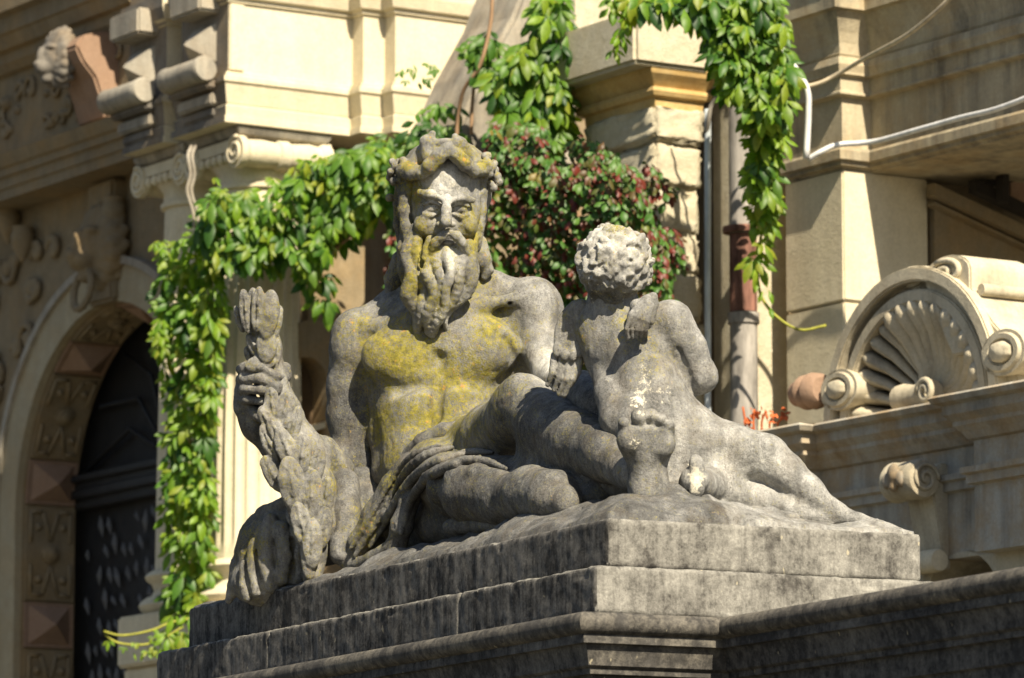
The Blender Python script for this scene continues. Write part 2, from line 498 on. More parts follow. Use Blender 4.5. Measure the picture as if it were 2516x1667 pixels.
ped = empty('pedestal', 'dark stone pedestal with moulded cornice and rail wing carrying the reclining statue', 'pedestal', PX(0.4, 1.3, -P0[2]))
O2 = 0.065
z1 = -PH1 - 0.003
def y_at(px, xo):                                      # distance along the left face at which pixel column px meets it
    r = ray(px, 1400); t = (P0[0] + xo - CAM[0]) / r[0]
    return CAM[1] + t * r[1] - P0[1]
js = [-O2, y_at(1127, -O2), y_at(661, -O2), 2.82]
for a, b in zip(js[:-1], js[1:]):
    adopt(ped, two_sided_block('course_block', -O2, PM + 0.12, a + (0.0015 if a > 0 else 0), b - 0.0015, z1 - PH2, z1, 0.003, int(100 * b)))
zc = z1 - PH2 - 0.002
OC = 0.155
tor = 0.027
prof = [(-0.25, zc)] + [(OC - 0.03, zc)] + arc((OC - tor, zc - tor), tor, 80, -80, 8) + \
       [(OC - 0.021, zc - 0.060), (OC - 0.021, zc - 0.075), (OC - 0.033, zc - 0.077)] + \
       [(OC - 0.034 - 0.012 * math.sin(t * math.pi / 2), zc - 0.079 - 0.048 * t) for t in (0, .25, .5, .75, 1)] + \
       [(OC - 0.05, zc - 0.131), (OC - 0.056, zc - 0.133), (OC - 0.056, zc - 0.147), (OC - 0.072, zc - 0.149), (OC - 0.074, zc - 0.20), (OC - 0.085, zc - 0.205), (OC - 0.085, zc - 0.26), (-0.25, zc - 0.26)]
XW = 0.225 + OC
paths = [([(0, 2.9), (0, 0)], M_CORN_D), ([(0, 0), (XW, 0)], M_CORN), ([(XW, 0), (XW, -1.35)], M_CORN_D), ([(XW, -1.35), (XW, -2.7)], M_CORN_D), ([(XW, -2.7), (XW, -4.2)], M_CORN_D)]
FULL = [(0, 2.9), (0, 0), (XW, 0), (XW, -1.35), (XW, -2.7), (XW, -4.2)]
def sweep_part(name, path, i, prof, mat):
    """one length of the moulding with mitres cut as in the full path"""
    o = sweep(name, path, prof, mat, None, side=-1, xf=PX)
    return o
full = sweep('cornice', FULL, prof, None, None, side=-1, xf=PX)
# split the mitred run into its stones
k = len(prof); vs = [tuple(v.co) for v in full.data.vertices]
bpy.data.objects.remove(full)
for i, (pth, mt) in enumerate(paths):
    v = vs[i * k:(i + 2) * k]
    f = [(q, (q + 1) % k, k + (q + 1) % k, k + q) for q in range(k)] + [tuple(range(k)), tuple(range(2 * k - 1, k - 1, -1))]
    o = auto_smooth(mesh_obj('cornice_stone', v, f, mt), 35); o.data.materials.append(M_CORN)      # paler stone on the rounded nosing paints in its sunlit edge
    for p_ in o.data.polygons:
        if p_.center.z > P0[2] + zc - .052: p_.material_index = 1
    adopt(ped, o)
wallp = [(OC - 0.09, zc - 0.262), (OC - 0.09, -P0[2]), (-0.25, -P0[2]), (-0.25, zc - 0.262)]
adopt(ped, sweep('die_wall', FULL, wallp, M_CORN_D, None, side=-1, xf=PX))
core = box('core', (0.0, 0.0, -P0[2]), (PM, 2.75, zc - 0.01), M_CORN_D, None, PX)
adopt(ped, core)

# ------------------------------------------------------------------ statue slab with its carved ground
statue = empty('statue', 'weathered stone sculpture of bearded river god reclining with winged child', 'statue', PX(0.4, 1.3, -PH1))
slab = two_sided_block('plinth_slab', 0, PM, 0, PL, -PH1, 0, 0.005)
adopt(statue, slab)
rng = np.random.default_rng(5)
def vnoise(x, y, s, seed):
    G = np.random.default_rng(seed).standard_normal((64, 64))
    x, y = x / s, y / s; i, j = np.floor(x).astype(int), np.floor(y).astype(int); f, g = x - i, y - j
    f, g = f * f * (3 - 2 * f), g * g * (3 - 2 * g)
    return (G[i % 64, j % 64] * (1 - f) * (1 - g) + G[(i + 1) % 64, j % 64] * f * (1 - g) + G[i % 64, (j + 1) % 64] * (1 - f) * g + G[(i + 1) % 64, (j + 1) % 64] * f * g)
nx, ny = 90, 270
gx, gy = np.meshgrid(np.linspace(0.004, PM - 0.004, nx), np.linspace(0.004, PL - 0.004, ny), indexing='ij')
ed = np.minimum(np.minimum(gx * 1.0, (PM - gx) * 1.0), np.minimum(gy * 1.1, (PL - gy) * 2))
sm = np.clip(ed / 0.26, 0, 1); sm = sm * (2 - sm)
hgt = 0.085 * sm * np.clip(1.25 - 0.42 * gy, 0.3, 1) * np.clip(1.55 - 1.25 * gx / PM, .30, 1.2)
hgt = hgt + (0.010 * vnoise(gx + 9, gy, 0.09, 3) + 0.005 * vnoise(gx, gy + 4, 0.035, 4)) * np.clip(ed / 0.05, 0, 1)
hgt = np.maximum(hgt, -0.002) + 0.003
hgt[0], hgt[-1], hgt[:, 0], hgt[:, -1] = -.02, -.02, -.02, -.02
gv = np.stack([gx, gy, hgt], -1).reshape(-1, 3)
gf = [(i * ny + j, (i + 1) * ny + j, (i + 1) * ny + j + 1, i * ny + j + 1) for i in range(nx - 1) for j in range(ny - 1)]
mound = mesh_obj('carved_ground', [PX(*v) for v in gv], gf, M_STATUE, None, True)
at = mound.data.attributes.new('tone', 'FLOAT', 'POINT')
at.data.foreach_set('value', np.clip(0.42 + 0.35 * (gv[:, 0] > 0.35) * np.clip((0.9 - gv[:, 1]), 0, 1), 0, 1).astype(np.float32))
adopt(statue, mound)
# ------------------------------------------------------------------ bearded figure
random.seed(11)
NZ = ((0.06, 0.0007), (0.010, 0.0006))
g = Clay()
# trunk
g.ball(1085, 905, 1.97, 188, 170, 125, k=30)                      # rib cage
g.ball(1088, 800, 1.945, 150, 95, 104, k=40)
g.ball(1078, 1040, 1.90, 152, 140, 112, k=60)                     # belly
g.ball(1085, 1150, 1.85, 150, 110, 120, k=50)                     # pelvis
g.ball(985, 880, 1.865, 98, 74, 46, ang=-8, k=34)                 # pectorals
g.ball(1168, 858, 1.85, 108, 78, 46, ang=6, k=34)
g.ball(1032, 1010, 1.82, 52, 60, 30, k=34); g.ball(1120, 1005, 1.815, 56, 60, 30, k=34)
g.ball(1036, 1090, 1.80, 48, 40, 28, k=34); g.ball(1112, 1085, 1.80, 52, 40, 28, k=34)
g.tube([(930, 950, 1.97, 26), (945, 1060, 1.95, 30), (948, 1160, 1.9, 34)], k=40)     # right flank
g.tube([(1080, 880, 1.815, 9), (1076, 960, 1.79, 8), (1074, 1060, 1.775, 8)], k=26, op=-1)  # median furrow
g.tube([(905, 935, 1.84, 8), (975, 958, 1.81, 9), (1050, 945, 1.80, 8)], k=26, op=-1)  # under the pectorals
g.tube([(1110, 940, 1.79, 8), (1180, 942, 1.79, 9), (1265, 905, 1.82, 8)], k=26, op=-1)
g.ball(1076, 1068, 1.755, 11, 9, 14, k=14, op=-1)                 # navel
# neck and shoulders
g.tube([(1098, 600, 1.96, 70), (1092, 730, 2.0, 84)], k=40)
g.tube([(1090, 690, 2.03, 62), (985, 760, 2.03, 50), (880, 815, 2.0, 50)], k=44)
g.tube([(1100, 680, 2.0, 60), (1200, 715, 1.99, 44), (1310, 742, 1.95, 48)], k=40)
g.ball(874, 838, 1.98, 58, 72, 60, ang=8, k=34)
g.ball(1318, 755, 1.93, 62, 72, 62, ang=12, k=34)
g.tube([(1110, 770, 1.86, 14), (1190, 748, 1.86, 14), (1290, 730, 1.88, 14)], k=26)   # collar bone
g.tube([(1060, 780, 1.88, 14), (975, 800, 1.89, 14), (900, 800, 1.93, 14)], k=26)
g.tube([(1244, 835, 1.82, 7), (1264, 880, 1.83, 8), (1274, 940, 1.85, 7)], k=14, op=-1)   # armpit crease left
g.ball(1252, 744, 1.87, 8, 6, 14, k=5, op=-1)                     # dowel hole
# right arm (viewer's left)
g.tube([(866, 870, 1.985, 57), (856, 950, 2.0, 50), (858, 1020, 2.0, 52), (862, 1140, 1.98, 44)], k=24)
g.tube([(866, 1140, 1.98, 46), (790, 1145, 1.93, 50), (700, 1110, 1.9, 46), (632, 1045, 1.88, 36), (604, 1000, 1.87, 30)], k=26)
g.ball(602, 975, 1.86, 26, 44, 30, ang=10, k=18)                  # back of the hand
for y0, y1, yy, r in ((908, 904, 925, 12), (934, 932, 950, 13), (960, 962, 962, 11.5)):
    g.tube([(592, y0, 1.86, r + 1), (600, y0 - 4, 1.805, r + 1), (640, y1 - 2, 1.772, r), (680, yy, 1.785, r - 1), (694 if y0 < 950 else 644, yy + 4, 1.82, r - 2)], k=5)
g.tube([(590, 984, 1.85, 11), (606, 982, 1.81, 11), (644, 986, 1.79, 10), (648, 988, 1.79, 8)], k=5)
g.tube([(598, 992, 1.86, 14), (632, 1018, 1.82, 13), (655, 1040, 1.80, 10)], k=8)     # thumb heel
g.tube([(700, 905, 1.83, 15), (702, 926, 1.83, 15)], k=6)                             # finger tip coming round
# left arm behind the child
g.tube([(1322, 770, 1.93, 58), (1330, 850, 1.9, 52), (1362, 930, 1.78, 48), (1440, 985, 1.45, 42)], k=24)
# left leg: raised knee, shank running down to the foot
g.tube([(1175, 1120, 1.75, 105), (1225, 1085, 1.45, 92), (1278, 1015, 1.12, 72), (1286, 982, 1.06, 60)], k=40)
g.ball(1276, 948, 1.02, 32, 30, 26, k=26)
g.tube([(1290, 1000, 1.08, 70), (1360, 1055, .90, 82), (1430, 1092, .72, 76), (1500, 1118, .52, 66), (1560, 1160, .36, 52)], k=30)
g.tube([(1300, 975, 1.0, 20), (1380, 1020, .82, 20), (1480, 1072, .55, 18)], k=30)    # shin ridge
g.tube([(1300, 1105, .98, 30), (1380, 1125, .80, 40), (1450, 1140, .62, 30)], k=34)   # calf
g.tube([(1596, 1252, .27, 46), (1594, 1205, .27, 47), (1590, 1130, .27, 52)], k=24)     # heel and sole
g.ball(1588, 1090, .252, 70, 54, 42, ang=-4, k=20)
g.ball(1545, 1080, .22, 30, 34, 24, k=16); g.ball(1632, 1090, .225, 28, 34, 22, k=16)
g.ball(1590, 1150, .165, 22, 36, 16, k=30, op=-1)                                     # arch of the sole
for tx, ty, r, h in ((1571, 1022, 22, 14), (1600, 1020, 17, 12), (1623, 1030, 16, 12), (1644, 1045, 14, 12)):
    g.tube([(tx + 2, ty + 26, .25, r - 3), (tx, ty, .232, r)], k=2.5)
g.tube([(1536, 1068, .24, 18), (1532, 1040, .215, 15)], k=7)
pass
# right leg lying along the edge
g.tube([(1075, 1160, 1.62, 84), (1120, 1200, 1.30, 66), (1165, 1212, 1.08, 76), (1240, 1228, .9, 66)], k=26)
g.ball(1084, 1200, 1.17, 36, 42, 40, k=22)
g.tube([(1110, 1170, 1.06, 14), (1170, 1160, .98, 16), (1225, 1170, .9, 12)], k=24)
g.tube([(1240, 1230, .92, 60), (1305, 1216, .76, 71), (1362, 1222, .62, 66), (1392, 1235, .55, 42)], k=12)
g.tube([(1200, 1180, 1.2, 60), (1330, 1180, .9, 60), (1480, 1215, .6, 45)], k=30)      # stone left standing between the legs
g.tube([(1000, 1300, 1.75, 60), (1150, 1270, 1.4, 60), (1330, 1240, 1.0, 60)], k=30)   # uncarved stone under the legs
g.tube([(1250, 800, 1.97, 60), (1270, 900, 1.97, 60)], k=40)
g_body = g.mesh(0.0046, NZ, seed=3)
def surf_of(*VQs):
    V_ = np.concatenate([v[0] for v in VQs]); pxx = CX + V_[:, 0] / V_[:, 2] * FPX; pyy = CY - V_[:, 1] / V_[:, 2] * FPX; dd = V_[:, 2] - D0
    def f(px, py, rad=7):
        m = (np.abs(pxx - px) < rad) & (np.abs(pyy - py) < rad)
        return float(dd[m].min()) if m.any() else 1.7
    return f

# head -------------------------------------------------------------
h = Clay()
h.tube([(1098, 590, 1.95, 70), (1094, 720, 1.99, 80)], k=30)
h.ball(1096, 478, 1.93, 104, 128, 118, k=20)
h.ball(1098, 535, 1.87, 82, 104, 80, k=24)
h.ball(1098, 430, 1.835, 70, 42, 40, k=30)                        # forehead
h.tube([(1032, 474, 1.79, 9), (1058, 480, 1.768, 12), (1086, 492, 1.756, 10)], k=14)   # brows
h.tube([(1108, 496, 1.757, 10), (1135, 490, 1.766, 11), (1160, 492, 1.79, 8)], k=14)
h.ball(1062, 509, 1.752, 28, 16, 18, ang=-6, k=15, op=-1)         # sockets
h.ball(1131, 513, 1.752, 27, 15, 18, ang=4, k=15, op=-1)
h.ball(1061, 512, 1.790, 23, 14, 17, k=5); h.ball(1131, 515, 1.790, 22, 13, 17, k=5)   # eyeballs
h.tube([(1040, 503, 1.778, 4), (1060, 495, 1.768, 4.5), (1083, 504, 1.77, 4)], k=4)     # lids
h.tube([(1110, 505, 1.77, 4), (1131, 499, 1.768, 4.5), (1152, 508, 1.778, 4)], k=4)
h.tube([(1042, 524, 1.783, 3.5), (1062, 530, 1.776, 4), (1080, 524, 1.777, 3.5)], k=5)
h.tube([(1113, 526, 1.778, 3.5), (1131, 532, 1.776, 4), (1149, 526, 1.782, 3.5)], k=5)
h.tube([(1097, 486, 1.757, 10), (1097, 515, 1.742, 10.5), (1096, 545, 1.722, 15)], k=9)   # nose
h.ball(1081, 552, 1.745, 11, 8, 13, k=6); h.ball(1110, 552, 1.745, 11, 8, 13, k=6)
h.ball(1088, 561, 1.735, 6, 4, 8, k=3, op=-1); h.ball(1104, 561, 1.735, 6, 4, 8, k=3, op=-1)
h.ball(1043, 555, 1.805, 28, 26, 26, k=22); h.ball(1147, 557, 1.805, 26, 26, 26, k=22)  # cheeks
h.tube([(1072, 545, 1.765, 5), (1052, 572, 1.775, 5)], k=12, op=-1); h.tube([(1122, 545, 1.765, 5), (1142, 572, 1.775, 5)], k=12, op=-1)
h.ball(1102, 597, 1.768, 17, 7, 10, k=5)
h.tube([(1090, 472, 1.765, 2.5), (1087, 445, 1.775, 2)], k=6, op=-1)                    # frown line
g_head = h.mesh(0.0030, noise=((0.02, 0.0006), (0.008, 0.0006)), seed=4)
V = np.concatenate([g_body[0], g_head[0]]); Q = np.concatenate([g_body[1], g_head[1] + len(g_body[0])])
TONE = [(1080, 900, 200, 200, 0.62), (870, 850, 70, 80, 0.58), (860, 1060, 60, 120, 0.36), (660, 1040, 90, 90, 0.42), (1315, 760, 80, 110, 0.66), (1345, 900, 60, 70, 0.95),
        (1160, 1210, 200, 80, 0.34), (1120, 1250, 70, 40, 0.2), (1310, 1215, 110, 60, 0.44), (1290, 1000, 60, 60, 0.46), (1420, 1080, 120, 80, 0.35), (1250, 1070, 40, 60, 0.22), (1590, 1150, 70, 110, 0.60), (1600, 1030, 60, 22, 0.92), (1100, 520, 110, 140, 0.72), (1100, 440, 60, 40, 0.95), (1100, 520, 50, 40, 0.85)]
LICH = [(990, 880, 150, 110, 0.66), (930, 850, 70, 60, 0.62), (1130, 930, 150, 100, 0.58), (1060, 1030, 150, 100, 0.60), (1205, 800, 60, 90, 0.62), (1240, 840, 60, 60, 0.5), (945, 1040, 55, 100, 0.55),
        (965, 1120, 40, 60, .52), (1030, 590, 50, 80, 0.6), (1160, 570, 40, 90, 0.62), (1150, 690, 70, 70, 0.58), (1020, 470, 34, 60, 0.58), (880, 800, 70, 50, 0.42), (760, 1100, 80, 30, 0.3), (1500, 1000, 60, 60, 0.2), (1060, 540, 60, 40, .36)]
WHITE = [(1100, 450, 70, 50, 0.55), (1105, 520, 60, 60, 0.42), (1120, 860, 90, 40, 0.36), (1230, 920, 60, 60, 0.4), (1560, 1085, 30, 30, 0.62), (1571, 1020, 24, 18, 0.62), (1610, 1026, 40, 16, 0.5), (1150, 1050, 80, 30, 0.3)]
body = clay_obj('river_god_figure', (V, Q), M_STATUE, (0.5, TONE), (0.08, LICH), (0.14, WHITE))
adopt(statue, body)

# hair, beard and crown ---------------------------------------------
b = Clay()
b.ball(1085, 655, 1.90, 78, 84, 54, k=20); b.tube([(1080, 700, 1.895, 44), (1064, 760, 1.885, 26), (1062, 790, 1.88, 16)], k=24)
ST = [  # beard strands
 [(1018, 560, 1.83, 16), (1006, 610, 1.81, 20), (1002, 650, 1.80, 18), (1012, 690, 1.79, 24), (1008, 725, 1.79, 25), (1018, 765, 1.80, 15), (1022, 800, 1.81, 10), (1028, 838, 1.815, 4)],
 [(1036, 575, 1.80, 14), (1020, 620, 1.79, 16), (1024, 655, 1.785, 14), (1040, 690, 1.775, 14), (1046, 715, 1.775, 12), (1030, 745, 1.775, 15), (1036, 790, 1.79, 14), (1028, 826, 1.815, 7)],
 [(1056, 590, 1.78, 14), (1044, 625, 1.775, 18), (1050, 670, 1.765, 18), (1062, 720, 1.765, 16), (1056, 770, 1.775, 17), (1048, 815, 1.80, 12)],
 [(1076, 600, 1.772, 12), (1072, 640, 1.762, 17), (1082, 690, 1.755, 16), (1080, 740, 1.757, 15), (1068, 785, 1.77, 16), (1060, 822, 1.79, 13)],
 [(1102, 616, 1.766, 12), (1100, 645, 1.752, 15), (1104, 680, 1.75, 15), (1096, 730, 1.752, 14), (1082, 775, 1.765, 14), (1066, 815, 1.785, 10)],
 [(1128, 605, 1.772, 14), (1132, 645, 1.765, 18), (1130, 690, 1.765, 18), (1112, 735, 1.765, 13), (1090, 775, 1.775, 11)],
 [(1148, 600, 1.79, 16), (1156, 640, 1.785, 20), (1158, 680, 1.79, 20), (1138, 725, 1.79, 18), (1110, 760, 1.79, 13), (1092, 790, 1.79, 9), (1097, 832, 1.81, 4)],
 [(1162, 580, 1.83, 13), (1164, 630, 1.82, 16), (1162, 668, 1.83, 15), (1148, 712, 1.83, 13), (1122, 752, 1.82, 9)],
]
for q_, s_ in enumerate(ST): b.tube([(p.x + 4.5 * math.sin(p.y / 17 + q_ * 1.7), p.y, p.z * .01 + 0.016 * max(0, (p.y - 690) / 130) + (.008 if q_ % 2 else 0), r * .86) for p, r in zip(smooth_path([(x, y, d * 100) for x, y, d, r in s_], 3), np.interp(np.linspace(0, len(s_) - 1, 3 * (len(s_) - 1) + 1), range(len(s_)), [q[3] for q in s_]))], k=3)
for gr in ([(1028, 600, 1.775, 5), (1036, 650, 1.762, 7), (1038, 672, 1.765, 6)], [(1006, 640, 1.776, 6), (1014, 665, 1.765, 7)], [(1040, 715, 1.755, 6), (1050, 730, 1.755, 4)],
           [(1106, 718, 1.735, 5), (1112, 750, 1.745, 6)], [(1080, 800, 1.755, 6), (1087, 825, 1.775, 5)], [(1088, 650, 1.735, 4), (1090, 690, 1.735, 4)]):
    b.tube([(x, y, d + 0.016 * max(0, (y - 690) / 130), r) for x, y, d, r in gr], k=5, op=-1)
b.ball(1101, 632, 1.80, 44, 36, 40, k=12)
# moustache
b.tube([(1102, 571, 1.746, 8), (1084, 582, 1.745, 11), (1068, 598, 1.752, 11), (1058, 618, 1.762, 8)], k=5)
b.tube([(1104, 571, 1.746, 8), (1122, 580, 1.745, 12), (1136, 598, 1.752, 12), (1146, 622, 1.768, 8)], k=5)
# side hair
for s_ in ([(1012, 420, 1.88, 24), (998, 470, 1.86, 20), (992, 520, 1.85, 15), (996, 560, 1.84, 13), (1006, 600, 1.83, 12)],
           [(990, 450, 1.94, 20), (984, 500, 1.96, 17), (982, 550, 1.97, 15), (988, 596, 1.97, 12)],
           [(1000, 560, 1.86, 14), (990, 610, 1.85, 15), (992, 660, 1.86, 16), (1002, 700, 1.87, 14)],
           [(985, 640, 1.99, 24), (970, 690, 2.0, 26), (962, 730, 2.0, 18)],
           [(1176, 420, 1.88, 24), (1182, 470, 1.87, 15), (1182, 520, 1.865, 13), (1176, 560, 1.86, 13), (1168, 610, 1.86, 14)],
           [(1194, 450, 1.93, 18), (1190, 490, 1.95, 16), (1182, 540, 1.96, 13), (1174, 590, 1.95, 12)],
           [(1176, 600, 1.93, 22), (1184, 640, 1.92, 24), (1198, 664, 1.92, 14), (1190, 680, 1.92, 10)]):
    b.tube(s_, k=8)
b.ball(1095, 430, 1.97, 112, 90, 105, k=16)
b.ball(1098, 432, 1.80, 56, 50, 44, k=14, op=-1)
# fringe like a pair of wings meeting over the forehead
b.tube([(1100, 366, 1.775, 15), (1078, 386, 1.772, 18), (1056, 408, 1.775, 18), (1038, 428, 1.79, 13)], k=9)
b.tube([(1101, 366, 1.775, 15), (1122, 382, 1.77, 17), (1144, 404, 1.775, 17), (1166, 424, 1.79, 13)], k=9)
b.tube([(1038, 424, 1.80, 16), (1012, 424, 1.82, 20), (990, 420, 1.85, 20)], k=10)
b.tube([(1166, 420, 1.80, 16), (1186, 414, 1.83, 18), (1200, 412, 1.86, 18)], k=10)
b.ball(1088, 378, 1.87, 50, 30, 60, k=16)
b.tube([(1056, 385, 1.82, 24), (1050, 350, 1.82, 18), (1062, 330, 1.825, 9)], k=6)
b.tube([(1122, 380, 1.82, 22), (1127, 352, 1.82, 16), (1118, 336, 1.825, 8)], k=6)
b.tube([(1062, 352, 1.82, 10), (1090, 350, 1.82, 9), (1118, 354, 1.82, 11)], k=6)
b.tube([(1135, 365, 1.83, 20), (1160, 398, 1.85, 20)], k=14)
b.tube([(1040, 375, 1.85, 20), (1020, 405, 1.86, 22)], k=14)
for cx_, cy_ in ((978, 410), (1198, 408)):                         # bunches of small fruit over the ears
    for _ in range(26):
        a = random.uniform(0, 6.28); rr = random.uniform(0, 1) ** .5
        b.ball(cx_ + 30 * rr * math.cos(a) * .75, cy_ + 14 + 40 * rr * math.sin(a), 1.865 + random.uniform(-.03, .05) + 0.03 * rr, random.uniform(8, 12), k=3)
for bx, by, dd in ((990, 396, 1.86), (972, 410, 1.87), (962, 422, 1.88), (968, 446, 1.87), (958, 486, 1.95), (1196, 398, 1.86), (1210, 410, 1.87), (1222, 436, 1.88), (1226, 448, 1.88), (1212, 462, 1.87)):
    b.ball(bx, by, dd, 11, k=3)
g_hair = b.mesh(0.0032, noise=((0.018, 0.0008), (0.008, 0.0007)), seed=7)
hair = clay_obj('hair_and_beard', g_hair, M_STATUE, (0.66, [(1100, 640, 34, 44, 0.9), (985, 500, 26, 110, 0.25), (975, 690, 30, 50, 0.3), (1085, 790, 20, 30, .9)]),
                (0.25, [(1040, 620, 50, 70, 0.72), (1160, 560, 26, 90, 0.75), (1020, 700, 40, 60, 0.62), (1060, 400, 60, 30, 0.5), (1140, 380, 40, 40, 0.62), (1000, 410, 30, 20, 0.62), (1190, 400, 30, 20, 0.6), (1015, 470, 20, 50, 0.66), (1080, 740, 50, 60, .5)]),
                (0.22, [(1102, 640, 30, 50, 0.62), (1104, 575, 30, 14, 0.6), (1200, 430, 30, 30, 0.45), (980, 420, 30, 25, 0.4), (1075, 780, 30, 40, 0.5)]))
hair['label'] = 'wavy beard, hair and crown of fruit with yellow lichen'
hair.parent = body

# drapery ------------------------------------------------------------
c = Clay()
c.ball(1105, 1128, 1.66, 100, 48, 66, k=16)
c.tube([(978, 1168, 1.83, 15), (1000, 1126, 1.77, 21), (1040, 1086, 1.715, 23), (1090, 1061, 1.685, 22), (1140, 1052, 1.67, 20), (1190, 1062, 1.66, 17), (1228, 1090, 1.64, 14)], k=6)
c.tube([(1002, 1150, 1.70, 14), (1046, 1112, 1.645, 17), (1100, 1090, 1.62, 17), (1160, 1086, 1.60, 16), (1215, 1108, 1.58, 14)], k=4)
c.tube([(1120, 1104, 1.58, 15), (1180, 1112, 1.54, 16), (1240, 1148, 1.42, 14)], k=4)
c.tube([(1012, 1137, 1.64, 4), (1050, 1120, 1.605, 6), (1098, 1116, 1.585, 5)], k=5, op=-1)
c.tube([(1130, 1072, 1.63, 3), (1180, 1078, 1.61, 4), (1215, 1095, 1.60, 3)], k=4, op=-1)
c.tube([(1012, 1150, 1.62, 40), (972, 1200, 1.64, 38), (926, 1270, 1.67, 36), (886, 1336, 1.70, 30), (852, 1386, 1.72, 16)], k=14)
c.tube([(1040, 1190, 1.48, 16), (1004, 1236, 1.50, 24), (988, 1290, 1.52, 28), (972, 1345, 1.55, 26), (920, 1375, 1.62, 22), (866, 1390, 1.69, 14)], k=10)
c.tube([(1000, 1236, 1.445, 7), (990, 1262, 1.44, 11), (986, 1292, 1.45, 8)], k=8, op=-1)
sf = surf_of(g_body, c.mesh(0.008, ()))
def fold(pts, r, k=4, op=1, lift=.35):
    P_ = smooth_path([(x, y, 0) for x, y in pts], 4); n_ = len(P_)
    tap = [min(1, .45 + 3 * min(i, n_ - 1 - i) / n_) for i in range(n_)]
    D_ = np.array([sf(p.x, p.y) for p in P_]); D_ = np.convolve(np.pad(D_, 2, 'edge'), np.ones(5) / 5, 'valid')
    c.tube([(p.x, p.y, d + m_of(r * t_, 1.5) * (lift if op > 0 else -.25), r * t_) for p, t_, d in zip(P_, tap, D_)], k=k, op=op)
fold([(1030, 1200), (1046, 1172), (1090, 1148), (1144, 1131), (1200, 1136), (1246, 1154)], 11, 3)
fold([(1110, 1100), (1045, 1120), (998, 1162), (962, 1222), (918, 1296), (872, 1366)], 13, 3)
fold([(1150, 1112), (1085, 1132), (1032, 1160), (992, 1204), (952, 1270), (908, 1345)], 12, 3)
fold([(1180, 1122), (1120, 1142), (1066, 1166), (1026, 1204), (1000, 1250), (986, 1312)], 12, 3)
fold([(1080, 1095), (1020, 1118), (980, 1160), (944, 1216), (902, 1284), (860, 1350)], 10, 3)
fold([(1210, 1112), (1160, 1110), (1120, 1118)], 9, 3)
for q_ in ([(1130, 1106), (1065, 1127), (1014, 1162), (976, 1214), (935, 1284), (890, 1356)], [(1165, 1118), (1104, 1138), (1050, 1163), (1010, 1204), (976, 1262), (950, 1325)], [(1095, 1098), (1032, 1120), (988, 1162), (952, 1220), (910, 1290)], [(1190, 1118), (1135, 1124), (1100, 1136)]):
    fold(q_, 5, 4, -1)
# vertical folds under the elbow
c.tube([(848, 1185, 1.86, 34), (850, 1260, 1.80, 36), (852, 1340, 1.76, 34)], k=12)
c.tube([(892, 1178, 1.92, 28), (884, 1240, 1.86, 24), (876, 1310, 1.80, 26)], k=8)
c.tube([(930, 1190, 1.93, 26), (916, 1240, 1.88, 28), (905, 1300, 1.83, 24)], k=8)
c.tube([(872, 1195, 1.80, 5), (874, 1260, 1.75, 6), (878, 1315, 1.73, 7)], k=5, op=-1)
c.tube([(828, 1330, 1.74, 20), (838, 1360, 1.72, 26), (866, 1350, 1.72, 18)], k=8)
c.ball(846, 1352, 1.685, 10, 12, 14, k=10, op=-1)
c.tube([(800, 1300, 2.0, 60), (900, 1290, 2.0, 60), (1000, 1260, 1.9, 60)], k=20)
c.tube([(790, 1165, 1.93, 40), (870, 1180, 1.95, 34), (940, 1180, 1.97, 30)], k=20)
# cloth edge and rocks in front of the lying leg
c.tube([(1108, 1296, 1.12, 20), (1180, 1290, 1.0, 20), (1250, 1290, .88, 18), (1310, 1290, .78, 16)], k=14)
c.tube([(1102, 1292, 1.12, 12), (1130, 1280, 1.08, 12), (1200, 1277, .95, 10), (1300, 1284, .78, 9)], k=8)
c.tube([(1318, 1285, .72, 20), (1400, 1278, .56, 18)], k=10)
c.tube([(1410, 1275, .5, 22), (1450, 1262, .42, 22), (1500, 1258, .34, 20)], k=10)
c.tube([(1340, 1260, .95, 30), (1460, 1250, .6, 28)], k=20)
g_drape = c.mesh(0.0044, NZ, seed=9)
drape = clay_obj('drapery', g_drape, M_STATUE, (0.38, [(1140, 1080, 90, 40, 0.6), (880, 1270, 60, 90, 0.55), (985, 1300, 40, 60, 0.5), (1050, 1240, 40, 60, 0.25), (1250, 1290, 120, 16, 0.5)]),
                 (0.05, [(900, 1300, 60, 80, 0.36), (960, 1180, 40, 50, 0.4), (1110, 1060, 80, 20, .35)]), (0.12, []))
drape.parent = body
drape['label'] = 'heavy carved drapery folds round hips and thigh'

# sheaf of leaves in the hand -----------------------------------------
l = Clay()
l.tube([(640, 770, 1.80, 30), (652, 850, 1.82, 36), (664, 930, 1.83, 38), (694, 1010, 1.83, 42), (735, 1110, 1.825, 58), (762, 1210, 1.815, 64), (782, 1290, 1.785, 46), (772, 1360, 1.75, 30), (768, 1420, 1.72, 24)], k=20)
l.tube([(790, 1120, 1.88, 50), (840, 1150, 1.9, 30)], k=30)
def leaf(px, py, d, ln, wd, ang, th=10, rib=True, tilt=0):
    l.ball(px, py, d, wd, ln, th, ang=ang, k=2, tilt=tilt)
    if rib:
        a = math.radians(ang); dx, dy = math.sin(a) * ln * .8, math.cos(a) * ln * .8
        l.tube([(px + dx * -1, py - dy, d - .008, 2.6), (px, py, d - m_of(th, d) - .002, 3.4), (px + dx, py + dy, d - .008, 2.6)], k=2.5)
        for s_ in (-1, 1):
            ox, oy = math.cos(a) * wd * .5 * s_, -math.sin(a) * wd * .5 * s_
            l.tube([(px - dx * .6 + ox * .5, py - dy * .6 + oy * .5, d - m_of(th, d) * .75, 1.6), (px + ox, py + oy, d - m_of(th, d) * .98, 2.2), (px + dx * .6 + ox * .5, py + dy * .6 + oy * .5, d - m_of(th, d) * .75, 1.6)], k=3, op=-1)
